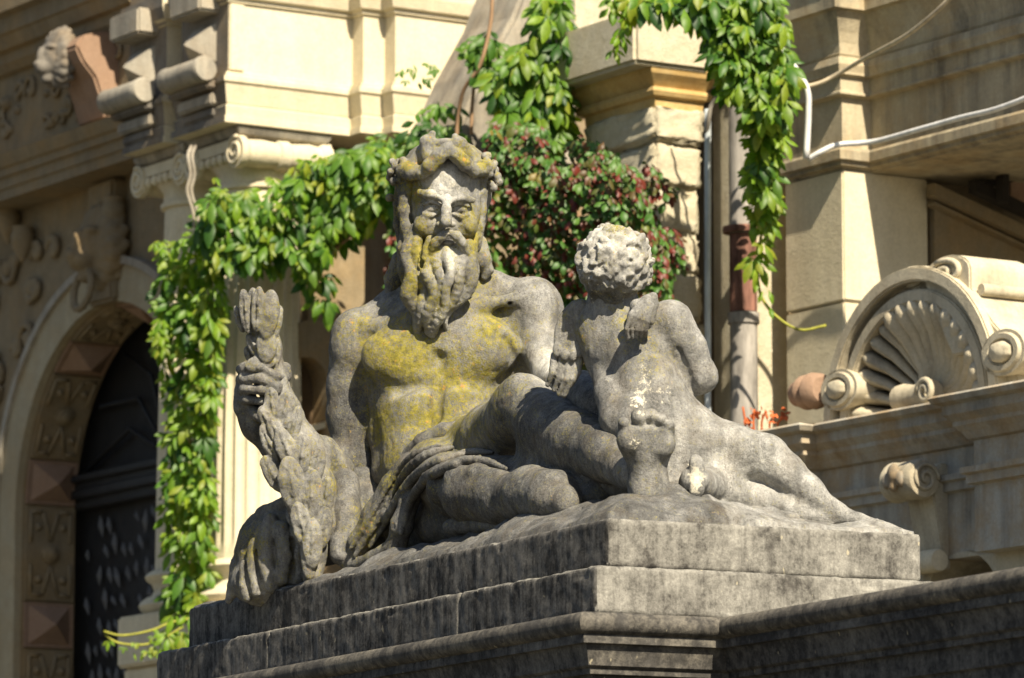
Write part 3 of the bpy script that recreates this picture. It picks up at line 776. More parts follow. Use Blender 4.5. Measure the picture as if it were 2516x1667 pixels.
# top bud: pointed petals
leaf(633, 760, 1.75, 58, 17, -4); leaf(604, 765, 1.765, 55, 17, 6); leaf(660, 775, 1.755, 62, 26, -8, 14, False); leaf(588, 785, 1.80, 36, 11, 18)
leaf(676, 800, 1.79, 52, 16, -14, 12, False); leaf(622, 742, 1.80, 36, 16, 0); leaf(655, 745, 1.80, 36, 14, -20)
for gx_, gy_ in ((612, 790), (626, 800)):
    l.tube([(gx_ - 6, gy_ - 40, 1.735, 2.5), (gx_ + 4, gy_ + 20, 1.735, 4)], k=4, op=-1)
# scales below
leaf(625, 850, 1.785, 34, 17, 28); leaf(655, 850, 1.765, 44, 26, 0, 12, False); leaf(676, 870, 1.79, 40, 16, -6); leaf(612, 872, 1.81, 22, 12, 20)
leaf(640, 893, 1.775, 22, 40, 10, 10, False)
leaf(668, 990, 1.77, 40, 20, 6); leaf(655, 1030, 1.765, 34, 18, 32); leaf(700, 1010, 1.765, 50, 24, -12); leaf(722, 1045, 1.77, 50, 18, -16); leaf(684, 1070, 1.75, 50, 22, 26)
leaf(664, 1090, 1.76, 52, 20, 26); leaf(705, 1105, 1.735, 60, 26, 20); leaf(672, 1165, 1.76, 52, 24, 30); leaf(742, 1120, 1.735, 56, 24, -8); leaf(776, 1150, 1.745, 56, 22, -16)
leaf(718, 1190, 1.71, 70, 34, 10, 14); leaf(765, 1220, 1.71, 70, 30, -2, 14); leaf(800, 1225, 1.73, 56, 22, -8); leaf(742, 1290, 1.69, 60, 26, 14); leaf(790, 1300, 1.71, 56, 26, -12); leaf(768, 1335, 1.68, 64, 26, 0, 14); leaf(725, 1265, 1.72, 28, 14, 40)
leaf(757, 1378, 1.69, 48, 18, 4, 10, False)
g_leaf = l.mesh(0.0038, noise=((0.02, 0.0009), (0.009, 0.0008)), seed=12)
sheaf = clay_obj('leaf_sheaf', g_leaf, M_STATUE, (0.6, [(720, 1000, 50, 50, 0.68), (680, 1080, 50, 70, 0.72)]), (0.2, [(660, 800, 60, 90, 0.36), (830, 1180, 40, 60, 0.45)]), (0.3, []))
sheaf['label'] = 'bundle of stone leaves gripped in the raised hand'
adopt(statue, sheaf)

# overturned urn pouring water ------------------------------------------
u = Clay()
u.ball(690, 1365, 2.06, 112, 125, 110, k=20)
u.ball(650, 1430, 2.04, 84, 60, 84, k=24)
u.tube([(745, 1300, 2.05, 70), (800, 1330, 1.98, 60)], k=30)
u.tube([(700, 1236, 2.02, 18), (650, 1266, 2.03, 22), (612, 1322, 2.04, 22), (588, 1388, 2.06, 20), (572, 1450, 2.07, 16), (562, 1474, 2.07, 10)], k=8)   # lip of the urn
su = surf_of(u.mesh(0.008, ()))
def stream(pts, r, op=1, k=3, lift=.2):
    P_ = smooth_path([(x, y, 0) for x, y in pts], 4); D_ = np.array([su(p.x, p.y) for p in P_]); D_ = np.convolve(np.pad(D_, 2, 'edge'), np.ones(5) / 5, 'valid')
    u.tube([(p.x, p.y, d + m_of(r, 2) * (lift if op > 0 else -.1), r) for p, d in zip(P_, D_)], k=k, op=op)
for q_, r in (([(664, 1280), (650, 1330), (655, 1390), (668, 1440)], 20), ([(690, 1300), (700, 1360), (690, 1420)], 22), ([(640, 1300), (622, 1350), (618, 1400), (630, 1455)], 13), ([(622, 1330), (602, 1385), (596, 1430), (606, 1468)], 11), ([(730, 1290), (735, 1350), (730, 1420)], 20)):
    stream(q_, r)
for q_, r in (([(636, 1288), (610, 1340), (604, 1385), (612, 1450)], 6), ([(652, 1300), (634, 1360), (636, 1410), (646, 1462)], 6), ([(680, 1290), (676, 1350), (678, 1400)], 5), ([(715, 1330), (716, 1390), (712, 1425)], 10), ([(600, 1345), (586, 1400), (582, 1456)], 6)):
    stream(q_, r, -1, 5)
u.tube([(715, 1265, 1.88, 14), (722, 1280, 1.86, 12)], k=8)
u.ops = [tuple((x * ((x[2] - .08) / x[2])) if (i in ((1, 3) if o[0] == 'c' else (1,))) else x for i, x in enumerate(o)) for o in u.ops]   # nearer the edge of the slab
g_urn = u.mesh(0.0044, noise=((0.035, 0.0018), (0.012, 0.001)), seed=15)
urn = clay_obj('water_urn', g_urn, M_STATUE, (0.62, [(600, 1330, 40, 80, 0.35)]), (0.15, [(620, 1340, 60, 60, 0.4)]), (0.2, []))
urn['label'] = 'overturned urn with carved water running out'
adopt(statue, urn)

# winged child ----------------------------------------------------------
k_ = Clay()
k_.tube([(1505, 700, .66, 62), (1500, 770, .66, 56)], k=20)                # neck
k_.ball(1545, 850, .66, 118, 112, 84, k=30)                               # upper back
k_.ball(1452, 800, .68, 46, 52, 50, k=30); k_.ball(1640, 790, .62, 56, 50, 52, k=26)
k_.tube([(1570, 880, .62, 90), (1596, 985, .58, 88), (1640, 1060, .56, 96)], k=40)
k_.ball(1590, 960, .53, 62, 80, 40, k=40)
k_.tube([(1650, 790, .60, 52), (1690, 860, .60, 46), (1720, 925, .60, 42), (1715, 930, .76, 36)], k=16)    # right arm
k_.tube([(1668, 860, .555, 6), (1690, 920, .555, 8), (1704, 960, .56, 10)], k=10, op=-1)
k_.tube([(1490, 900, .66, 40), (1505, 965, .56, 42), (1520, 1030, .50, 44), (1560, 1080, .48, 50)], k=18)   # left side and hip
k_.tube([(1520, 930, .475, 6), (1546, 985, .455, 7), (1572, 1030, .45, 6)], k=9, op=-1)
k_.tube([(1552, 1000, .47, 28), (1560, 1060, .44, 40)], k=20)
k_.ball(1660, 1090, .58, 110, 105, 96, k=40)
k_.tube([(1700, 1100, .56, 92), (1790, 1118, .55, 74), (1880, 1126, .54, 56)], k=30)    # thigh
k_.tube([(1760, 1078, .5, 30), (1880, 1096, .5, 28)], k=34)
k_.tube([(1886, 1130, .53, 54), (1930, 1160, .52, 44), (1985, 1206, .51, 36), (2050, 1254, .50, 22), (2080, 1270, .50, 20)], k=20)
k_.tube([(2070, 1268, .50, 22), (2112, 1279, .48, 17), (2150, 1286, .47, 11)], k=10)
for i in range(5): k_.tube([(2140 + i * 4, 1284 + i, .455 + i * .006, 6), (2156 + i * 3, 1287 + i, .452 + i * .006, 5.5)], k=2)
k_.tube([(1690, 1150, .55, 90), (1760, 1190, .5, 60)], k=30)
k_.tube([(1745, 1195, .46, 46), (1712, 1190, .34, 42), (1706, 1180, .29, 36)], k=16)                # broken foot
k_.ball(1712, 1150, .27, 20, 34, 16, ang=6, k=6); k_.ball(1712, 1200, .255, 20, 26, 14, k=6)
k_.tube([(1760, 1215, .5, 40), (1860, 1230, .5, 32), (1950, 1256, .5, 24), (2030, 1284, .5, 18)], k=24)               # stone and cloth below the thigh
k_.tube([(1770, 1254, .44, 20), (1860, 1264, .42, 18), (1950, 1276, .43, 16)], k=14)
k_.tube([(1480, 1150, .62, 60), (1560, 1180, .55, 60), (1640, 1190, .5, 60)], k=30)
k_.tube([(1430, 960, .9, 50), (1480, 1010, .75, 50)], k=24)                                # rock behind
g_child = k_.mesh(0.0042, NZ, seed=21)
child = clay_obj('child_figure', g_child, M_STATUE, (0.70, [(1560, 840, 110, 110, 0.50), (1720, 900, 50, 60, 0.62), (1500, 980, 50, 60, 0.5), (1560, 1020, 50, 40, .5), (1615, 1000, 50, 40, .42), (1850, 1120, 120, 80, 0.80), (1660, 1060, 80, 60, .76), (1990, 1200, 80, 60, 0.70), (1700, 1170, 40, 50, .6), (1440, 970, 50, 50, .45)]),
                 (0.0, [(1430, 820, 40, 60, 0.3), (1560, 800, 80, 70, .34), (1600, 880, 60, 60, .3)]), (0.12, [(1585, 940, 34, 80, 0.62), (1570, 985, 30, 40, 0.75), (1630, 970, 40, 40, 0.55), (1640, 820, 30, 60, .45), (1710, 1175, 26, 50, .95)]))
child['label'] = 'winged child seen from behind, one leg stretched out'
adopt(statue, child)
hc = Clay()
hc.ball(1511, 648, .62, 84, 86, 84, k=10)
hc.tube([(1505, 700, .64, 58), (1500, 748, .65, 46)], k=20)
for i in range(150):
    z = 1 - 2 * (i + .5) / 150; a = i * 2.39996; r = math.sqrt(1 - z * z)
    if z < -0.75: continue
    x, y, q = r * math.cos(a), z, r * math.sin(a)
    if q > 0.7: continue
    s = random.uniform(6, 14)
    hc.ball(1511 + x * 84, 646 - y * 84, .62 + q * .0885, s * random.uniform(1.1, 1.9), s, s * .8, ang=random.uniform(0, 180), k=7)
for i in range(60):
    z = random.uniform(-.7, .95); a = random.uniform(0, 6.28); r = math.sqrt(1 - z * z)
    x, y, q = r * math.cos(a), z, r * math.sin(a)
    if q > 0.3: continue
    hc.ball(1511 + x * 95, 646 - y * 95, .62 + q * .099, 5, k=4, op=-1)
g_ch = hc.mesh(0.0034, noise=((0.02, 0.003), (0.009, 0.0022)), seed=23)
chair_ = clay_obj('curly_hair', g_ch, M_STATUE, (0.78, [(1500, 590, 60, 40, 0.95), (1480, 730, 70, 40, 0.42)]), (0.12, [(1510, 560, 40, 20, 0.5)]), (0.38, [(1500, 600, 60, 40, 0.55)]))
chair_.parent = child
# wings
w = Clay()
w.ball(1408, 815, .672, 45, 78, 13, ang=-14, k=8); w.ball(1428, 775, .665, 28, 34, 16, k=14)
w.tube([(1430, 765, .675, 20), (1468, 800, .68, 30)], k=20); w.ball(1445, 835, .69, 36, 56, 14, k=16)
for x, y in [(1368, 874), (1387, 884), (1407, 886), (1426, 876)]: w.ball(x, y - 14, .664, 11, 18, 9, k=4)
for x0, y0, x1, y1 in ((1362, 888, 1346, 945), (1380, 896, 1362, 958), (1398, 900, 1374, 968), (1418, 890, 1386, 972), (1428, 884, 1404, 945)):
    w.tube([(x0, y0 - 14, .678, 9), ((x0 + x1) / 2 + 3, (y0 + y1) / 2, .672, 9), (x1, y1, .684, 7)], k=1.5)
w.ball(1385, 915, .70, 30, 50, 10, ang=-18, k=3)
g_wing1 = w.mesh(0.003, noise=((0.02, 0.0005), (0.009, 0.0005)), seed=25)
wing1 = clay_obj('wing', g_wing1, M_STATUE, (0.66, [(1385, 930, 50, 40, .6)]), (0.15, []), (0.25, []))
wing1.parent = child
w = Clay()
w.ball(1574, 780, .55, 26, 52, 30, ang=-18, k=8); w.tube([(1570, 780, .56, 28), (1590, 800, .60, 30)], k=14)
w.tube([(1604, 730, .50, 10), (1590, 742, .495, 15), (1566, 752, .50, 15), (1556, 780, .51, 14)], k=8)
for i in range(5):
    w.tube([(1574 + i * 7, 742 + i * 2, .478, 6.5), (1550 + i * 10, 774 + i * 4, .455 + .003 * i, 6.5), (1540 + i * 11.5, 808 + i * 1, .46 + .004 * i, 6.5), (1542 + i * 11, 832 - i * 2, .475 + .004 * i, 5.5)], k=1.8)
w.tube([(1606, 728, .495, 9), (1608, 748, .50, 10), (1600, 790, .50, 10)], k=5)
g_wing2 = w.mesh(0.003, noise=((0.02, 0.001),), seed=27)
wing2 = clay_obj('wing', g_wing2, M_STATUE, (0.6, []), (0.05, []), (0.2, []))
wing2.parent = child
# ------------------------------------------------------------------ the palace behind: own axes u (right, away) and v (left, away)
BA = math.radians(32.3) - HEAD
UX = np.array([math.cos(BA), math.sin(BA), 0.0]); VX = np.array([-math.sin(BA), math.cos(BA), 0.0])
BO = W(632, 900, 20.0) * np.array([1, 1, 0])
def BW(u, v, z): return tuple(BO + u * UX + v * VX + np.array([0, 0, z]))
def buv(P): d = np.asarray(P) - BO; return float(d @ UX), float(d @ VX), float(P[2])
def hit_u(px, py, u0):                                  # pixel ray -> (v, z) on the plane u = u0
    r = ray(px, py); t = (u0 - (CAM - BO) @ UX) / (r @ UX); p = CAM + t * r
    return float((p - BO) @ VX), float(p[2])
def hit_v(px, py, v0):
    r = ray(px, py); t = (v0 - (CAM - BO) @ VX) / (r @ VX); p = CAM + t * r
    return float((p - BO) @ UX), float(p[2])
def prism(name, pts, depth, axis, mat, parent=None, bevel=0.0, plane=0.0, pix=True):
    """outline traced on a wall plane (axis 'u' or 'v' = constant) and extruded away from the viewer"""
    q = [(hit_u(*p, plane) if axis == 'u' else hit_v(*p, plane)) if pix else p for p in pts]
    n = len(q)
    if axis == 'u': v = [BW(plane, a, z) for a, z in q] + [BW(plane + depth, a, z) for a, z in q]
    else: v = [BW(a, plane, z) for a, z in q] + [BW(a, plane + depth, z) for a, z in q]
    f = [tuple(range(n)), tuple(range(2 * n - 1, n - 1, -1))] + [(i, (i + 1) % n, n + (i + 1) % n, n + i) for i in range(n)]
    return mesh_obj(name, v, f, mat, parent, False, bevel)
def tube(name, pts, r, mat, parent=None, n=8, taper=None):
    P = [Vector(p) for p in pts]; verts = []; faces = []
    for i, p in enumerate(P):
        t = (P[min(i + 1, len(P) - 1)] - P[max(i - 1, 0)]).normalized()
        a = t.orthogonal().normalized() if i == 0 else (a - t * a.dot(t)).normalized()
        b = t.cross(a); rr = r if taper is None else r * taper[i]
        verts += [p + (a * math.cos(6.2832 * k / n) + b * math.sin(6.2832 * k / n)) * rr for k in range(n)]
    for i in range(len(P) - 1):
        for k in range(n): faces.append((i * n + k, i * n + (k + 1) % n, (i + 1) * n + (k + 1) % n, (i + 1) * n + k))
    faces += [tuple(range(n))[::-1], tuple(range((len(P) - 1) * n, len(P) * n))]
    o = mesh_obj(name, verts, faces, mat, parent, True)
    return o
def lathe(name, prof, fn, mat, parent=None, n=28, a0=0, a1=360):
    """prof: (radius, height); fn(x, y, h) -> world"""
    full = abs(a1 - a0) >= 360; m = n if full else n + 1
    verts = [fn(r * math.cos(math.radians(a0 + (a1 - a0) * k / n)), r * math.sin(math.radians(a0 + (a1 - a0) * k / n)), h_) for r, h_ in prof for k in range(m)]
    faces = [(i * m + k, i * m + (k + 1) % m, (i + 1) * m + (k + 1) % m, (i + 1) * m + k) for i in range(len(prof) - 1) for k in range(n)]
    if full: faces += [tuple(range(m))[::-1], tuple(range((len(prof) - 1) * m, len(prof) * m))]
    return auto_smooth(mesh_obj(name, verts, faces, mat, parent), 45)
def lumps(name, items, mat, fn, k=5, vox=0.006):
    """carved relief from soft balls and cords, in a local frame mapped by fn; items: ('b', x, y, z, rx, ry, rz) or ('t', [(x, y, z, r), ...])"""
    c = Clay()
    for it in items:
        if it[0] == 'b': c.ops.append(('e', np.array(it[1:4]), np.array(it[4:7]), np.eye(3), 0.012, it[7] if len(it) > 7 else 1))
        else:
            for a, b in zip(it[1][:-1], it[1][1:]): c.ops.append(('c', np.array(a[:3]), a[3], np.array(b[:3]), b[3], 0.006, it[2] if len(it) > 2 else 1))
    V, Q = c.mesh(vox, noise=((0.03, 0.001),))
    return mesh_obj(name, [fn(*v) for v in V], [tuple(int(i) for i in q) for q in Q], mat, None, True)

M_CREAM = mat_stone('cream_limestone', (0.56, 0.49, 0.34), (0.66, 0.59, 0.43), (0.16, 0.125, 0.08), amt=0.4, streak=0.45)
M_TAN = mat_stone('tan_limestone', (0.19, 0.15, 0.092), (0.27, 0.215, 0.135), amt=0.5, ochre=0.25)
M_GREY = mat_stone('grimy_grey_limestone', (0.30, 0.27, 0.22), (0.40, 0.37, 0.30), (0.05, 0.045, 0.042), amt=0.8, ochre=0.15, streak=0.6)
M_DARKST = mat_stone('blackened_shaded_limestone', (0.13, 0.118, 0.10), (0.22, 0.20, 0.17), (0.03, 0.028, 0.028), amt=0.9, ochre=0.2)
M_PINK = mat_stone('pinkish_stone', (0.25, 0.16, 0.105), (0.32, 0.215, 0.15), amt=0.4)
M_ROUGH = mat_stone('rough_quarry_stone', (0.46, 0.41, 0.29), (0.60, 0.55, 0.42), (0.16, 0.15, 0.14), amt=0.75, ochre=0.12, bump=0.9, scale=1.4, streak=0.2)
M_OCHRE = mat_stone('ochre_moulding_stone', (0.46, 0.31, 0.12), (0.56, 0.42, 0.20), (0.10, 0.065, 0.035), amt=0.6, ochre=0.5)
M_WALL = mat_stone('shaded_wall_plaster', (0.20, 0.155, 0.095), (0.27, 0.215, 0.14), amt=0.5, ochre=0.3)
M_DOOR = mat_stone('black_door_iron', (0.018, 0.018, 0.019), (0.030, 0.030, 0.031), amt=0.2); M_DOOR.node_tree.nodes['Principled BSDF'].inputs['Roughness'].default_value = 0.5
M_IRON = mat_stone('grey_iron_scales', (0.10, 0.10, 0.10), (0.15, 0.15, 0.15), amt=0.3)

# main wall -----------------------------------------------------------------------
z_at = lambda px, py, v0: hit_v(px, py, v0)[1]
VB = 0.95
wall = empty('palace_wall', 'shaded tan plastered palace wall behind the columns and creeper', 'wall', BW(1.5, VB, 0))
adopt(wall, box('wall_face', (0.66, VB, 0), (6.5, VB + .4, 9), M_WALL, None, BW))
# pilaster strip and arched niche seen beside the column
u0, zt = hit_v(858, 480, VB - .1); u1, _ = hit_v(935, 480, VB - .1)
adopt(wall, box('pilaster', (u0, VB - .1, 0), (u1, VB + .01, zt + 1.5), M_TAN, None, BW))
adopt(wall, box('pilaster', (u1 + .12, VB - .06, 0), (u1 + .6, VB + .012, zt + 1.5), M_WALL, None, BW))
# columns ---------------------------------------------------------------------------
zb = W(632, 1388, 20)[2]; zt_ = W(632, 470, 20)[2]
def column(v0, label):
    c = empty('ionic_column', label, 'column', BW(0, v0, 0), 'coupled fluted columns beside the portal')
    fn = lambda x, y, h_: BW(x, v0 + y, h_)
    H = zt_ - zb; n = 22
    verts = []; hs = [0, .02, .05, .3, .6, .85, .94, .97, 1]
    for t in hs:
        R = 0.188 - 0.026 * t ** 1.6; fl = 0.013 if .03 < t < .96 else 0.0
        for k in range(n * 6):
            s = (k % 6) / 6; dip = math.sin(math.pi * min(1, max(0, (s - .15) / .85))) ** .6 if s > .15 else 0
            a = 2 * math.pi * k / (n * 6); r = R - fl * dip
            verts.append(fn(r * math.cos(a), r * math.sin(a), zb + H * t))
    m = n * 6
    faces = [(i * m + k, i * m + (k + 1) % m, (i + 1) * m + (k + 1) % m, (i + 1) * m + k) for i in range(len(hs) - 1) for k in range(m)] + [tuple(range(m))[::-1], tuple(range((len(hs) - 1) * m, len(hs) * m))]
    sh = auto_smooth(mesh_obj('shaft', verts, faces, M_CREAM), 50); adopt(c, sh)
    base = [(0.188, zb)] + [(0.195, zb - .002)] + [(0.205 + .025 * math.sin(t * math.pi), zb - .004 - .05 * t) for t in (0, .25, .5, .75, 1)] + [(0.2, zb - .06), (0.19, zb - .085), (0.205, zb - .11)] + [(0.225 + .03 * math.sin(t * math.pi), zb - .115 - .07 * t) for t in (0, .25, .5, .75, 1)]
    adopt(c, lathe('base', base[::-1], fn, M_CREAM))
    adopt(c, box('plinth', (-.27, v0 - .22, zb - .40), (.27, v0 + .22, zb - .188), M_CREAM, None, BW, .01))
    adopt(c, box('pedestal', (-.24, v0 - .215, 0), (.24, v0 + .215, zb - .402), M_CREAM, None, BW, .01))
    # capital
    zc_ = zt_
    nk = [(0.165, zc_), (0.18, zc_ + .008), (0.18, zc_ + .025), (0.168, zc_ + .03), (0.168, zc_ + .075), (0.2, zc_ + .11), (0.215, zc_ + .135), (0.2, zc_ + .15)]
    cap = lathe('capital', nk, fn, M_CREAM); adopt(c, cap)
    zv = zc_ + .135; R = .068
    for s in (-1, 1):
        vy = v0 + s * .185
        bol = [(R * .98, -.215), (R, -.20), (R, -.185), (R * .8, -.17), (R * .86, -.10), (R * .78, -.03), (R * .92, -.022), (R * .92, .022), (R * .78, .03), (R * .9, .12), (R * .8, .17), (R, .185), (R, .20), (R * .98, .215)]
        adopt(c, lathe('bolster', bol, lambda x, y, h_, vy=vy: BW(h_, vy + x, zv + y), M_CREAM, n=20))
        for e in (-1, 1):
            sp = [BW(e * .218, vy + (R * .92 * (1 - t * .8)) * math.cos(1.2 + t * 11) * s, zv + (R * .92 * (1 - t * .8)) * math.sin(1.2 + t * 11)) for t in np.linspace(0, 1, 36)]
            o = tube('volute', sp, .009, M_CREAM, n=6); adopt(c, o)
    for e in (-1, 1):
        adopt(c, box('capital_band', (e * .2 - .012, v0 - .15, zv + .01), (e * .2 + .012, v0 + .15, zv + .055), M_CREAM, None, BW))
        for k in range(5):
            adopt(c, lathe('egg', [(.002, -.024), (.014, -.016), (.017, 0), (.013, .016), (.002, .022)], lambda x, y, h_, e=e, k=k: BW(e * .205 + x, v0 - .104 + .052 * k + y, zv - .012 + h_), M_CREAM, n=10))
    adopt(c, sweep('abacus', [(-.19, v0 - .19), (.19, v0 - .19), (.19, v0 + .19), (-.19, v0 + .19)], [(-.05, zv + .062), (0.0, zv + .062), (.018, zv + .072), (.028, zv + .09), (.03, zv + .104), (-.05, zv + .104)], M_GREY, None, closed=True, side=-1, xf=BW))
    return c
column(0, 'sunlit fluted stone column with scrolled capital standing before its twin')
column(.47, 'shaded fluted stone column half hidden behind sunlit column and creeper')

# entablature over the columns -----------------------------------------------------------
V0 = -.205
zE = lambda y: z_at(600, y, V0)
ent = empty('entablature', 'sunlit cream entablature block with stacked mouldings over the column capitals', 'entablature', BW(0, .2, 0))
ub1 = hit_v(866, 100, V0)[0]; ub2 = hit_v(893, 100, V0 - .088)[0]; ub2b = hit_v(945, 100, V0 - .088)[0]; ub3 = hit_v(1330, 100, V0 - .175)[0]
uL = hit_v(560, 250, V0)[0]
vEL = hit_u(318, 200, uL)[0]
vA1 = V0 + .40; vA2 = V0 + .53
pathE = [(uL, vEL), (uL, vA2), (uL + .13, vA2), (uL + .13, vA1), (uL, vA1), (uL, V0), (ub1, V0), (ub1, V0 - .088), (ub2b, V0 - .088), (ub2b, V0 - .175), (ub3, V0 - .175), (ub3, 1.0)]
profE = [(-.12, zE(308)), (.03, zE(308)), (.03, zE(292)), (.018, zE(290)), (.022, zE(266)), (.010, zE(262)), (.014, zE(258)), (.030, zE(214)), (.040, zE(208)), (.040, zE(196)), (.022, zE(192)), (.022, zE(184)), (.0, zE(180)),
         (.0, zE(12)), (.012, zE(10)), (.012, zE(2)), (.03, zE(-2)), (.045, zE(-30)), (.045, zE(-60)), (.0, zE(-62)), (.0, zE(-260)), (-.12, zE(-260))]
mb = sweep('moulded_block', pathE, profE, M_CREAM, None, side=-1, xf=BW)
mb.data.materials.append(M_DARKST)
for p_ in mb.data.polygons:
    if Vector(p_.normal).dot(Vector(UX)) < -.5 and buv(p_.center)[0] < uL + .16: p_.material_index = 1  # left-facing faces: blackening plus their shade, painted as darker stone
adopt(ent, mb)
adopt(ent, box('core', (uL + .24, V0 + .115, zE(307)), (ub3 - .115, vEL - .01, zE(-255)), M_CREAM, None, BW))
adopt(ent, box('corner_strip', (uL + .002, V0 - .012, zE(178)), (hit_v(598, 100, V0)[0], V0 + .02, zE(14)), M_CREAM, None, BW, .004))
# scroll consoles on its shaded left side
def console(px, py, ln, r, name='console'):
    v_, z_ = hit_u(px, py, uL - .12)
    fn = lambda x, y, h_: BW(uL - .09 + x, v_ + h_, z_ + y)
    o = lathe(name, [(r * .9, 0), (r, .012), (r * .93, ln * .5), (r, ln - .012), (r * .9, ln)], fn, M_GREY, n=18)
    b = box('console_block', (uL - .10, v_ + .01, z_ - .02), (uL + .02, v_ + ln - .01, z_ + r * .9), M_DARKST, None, BW, .008)
    b2 = box('console_block', (uL - .07, v_ + .015, z_ - .17), (uL + .02, v_ + ln - .015, z_ - .021), M_DARKST, None, BW, .01)
    adopt(ent, o, b, b2)
def console_at(vc, z_):
    r = .056; ln = .34; v_ = vc - ln / 2
    adopt(ent, lathe('console_roll', [(r * .86, 0), (r, .014), (r * .92, .06), (r * .92, ln - .06), (r, ln - .014), (r * .86, ln)], lambda x, y, h_: BW(uL - .085 + x, v_ + h_, z_ + y), M_GREY, n=20))
    for q, (dz, out, h_) in enumerate(((-.055, .075, .045), (-.115, .05, .05), (-.165, .03, .04))):
        adopt(ent, box('console_step', (uL - out, v_ + .012 * (q + 1), z_ + dz - h_ / 2), (uL + .02, v_ + ln - .012 * (q + 1), z_ + dz + h_ / 2), M_GREY if q % 2 else M_DARKST, None, BW, .008))
    zt3 = z_ + .12
    P = [BW(uL - .001, vc - .10, zt3 - .07), BW(uL - .001, vc + .10, zt3 - .07), BW(uL - .001, vc + .10, zt3 + .09), BW(uL - .001, vc - .10, zt3 + .09), BW(uL - .11, vc - .02, zt3)]
    adopt(ent, mesh_obj('diamond_boss', P, [(0, 1, 4), (1, 2, 4), (2, 3, 4), (3, 0, 4), (0, 3, 2, 1)], M_GREY))
    adopt(ent, box('dentil', (uL - .10, vc - .13, z_ + .25), (uL + .01, vc + .13, z_ + .36), M_GREY, None, BW, .01))
z1c = hit_u(500, 172, uL - .08)[1]
console_at(V0 + .2, z1c); console_at(vA2 + .20, z1c)
# portal facade on the left ----------------------------------------------------------------
UF = 0.25                                              # plane of the portal wall
fac = empty('portal', 'shaded stone portal arch with carved bands, lion keystone and dark doorway', 'portal', BW(UF, 1.5, 0))
vf, zs = hit_u(58, 1085, UF)                            # far jamb arris at the springing
vk, zk = hit_u(275, 748, UF)                            # soffit crown
R = vf - vk; zs = zk - R
vn = vk - R
DEP = .27
zTop = hit_u(160, 330, UF)[1] + 2.2
arch = [(vf, 0), (vf, zs)] + [(vk + R * math.cos(math.radians(a)), zs + R * math.sin(math.radians(a))) for a in range(6, 175, 6)] + [(vn, zs), (vn, 0)]
vend = min(vn - .1, .02)
outl = arch + [(vend, 0), (vend, zTop), (vf + 12, zTop), (vf + 12, 0)]
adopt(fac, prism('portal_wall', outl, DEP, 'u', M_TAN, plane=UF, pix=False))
# blind niche on the end of the portal wall, seen beside the sunlit column
VN = vend - .15
outer = [(690, 1200), (690, 860)] + [(768 + 66 * math.cos(math.radians(a)), 868 - 82 * math.sin(math.radians(a))) for a in range(165, -1, -11)] + [(834, 1200)]
inner = [(806, 1200), (806, 945)] + [(752 + 54 * math.cos(math.radians(a)), 945 - 68 * math.sin(math.radians(a))) for a in range(0, 166, 11)] + [(700, 1200)]
adopt(fac, prism('niche_surround', outer + inner, .148, 'v', M_WALL, plane=VN))
adopt(fac, prism('niche_back', [(680, 1200), (680, 830), (840, 830), (840, 1200)], .02, 'v', mat_stone('niche_shaded_brown_stone', (0.085, 0.055, 0.03), (0.12, 0.08, 0.045), amt=.2), plane=vend - .025))  # shade of the niche hollow put into the dark brown colour
adopt(fac, prism('niche_ledge', [(764, 1050), (812, 1032), (812, 1046), (764, 1064)], .1, 'v', M_CREAM, plane=VN + .02))
# moulded band round the arch
def ring(name, r0, r1, u_a, u_b, mat, a0=0, a1=180, jamb=True):
    pts = []
    for rr, rev in ((r0, False), (r1, True)):
        s = [(vk + rr * math.cos(math.radians(a)), zs + rr * math.sin(math.radians(a))) for a in np.linspace(a0, a1, 31)]
        if jamb: s = [(vk + rr, 0)] + s + [(vk - rr, 0)]
        pts += s[::-1] if rev else s
    n = len(pts); h_ = n // 2
    v = [BW(u_a, a, z) for a, z in pts] + [BW(u_b, a, z) for a, z in pts]
    f = []
    for i in range(h_ - 1):
        f.append((i, i + 1, n - 2 - i, n - 1 - i)); f.append((n + i, n + n - 1 - i, n + n - 2 - i, n + i + 1))
    f += [(i, n + i, n + (i + 1) % n, (i + 1) % n) for i in range(n)]
    return adopt(fac, mesh_obj(name, v, f, mat))
ring('archivolt', R + .005, R + .17, UF - .035, UF + .01, mat_stone('archivolt_stone', (0.31, 0.265, 0.175), (0.40, 0.35, 0.24), amt=0.45, ochre=0.2))
ring('archivolt_fillet', R + .17, R + .205, UF - .055, UF + .012, M_GREY)
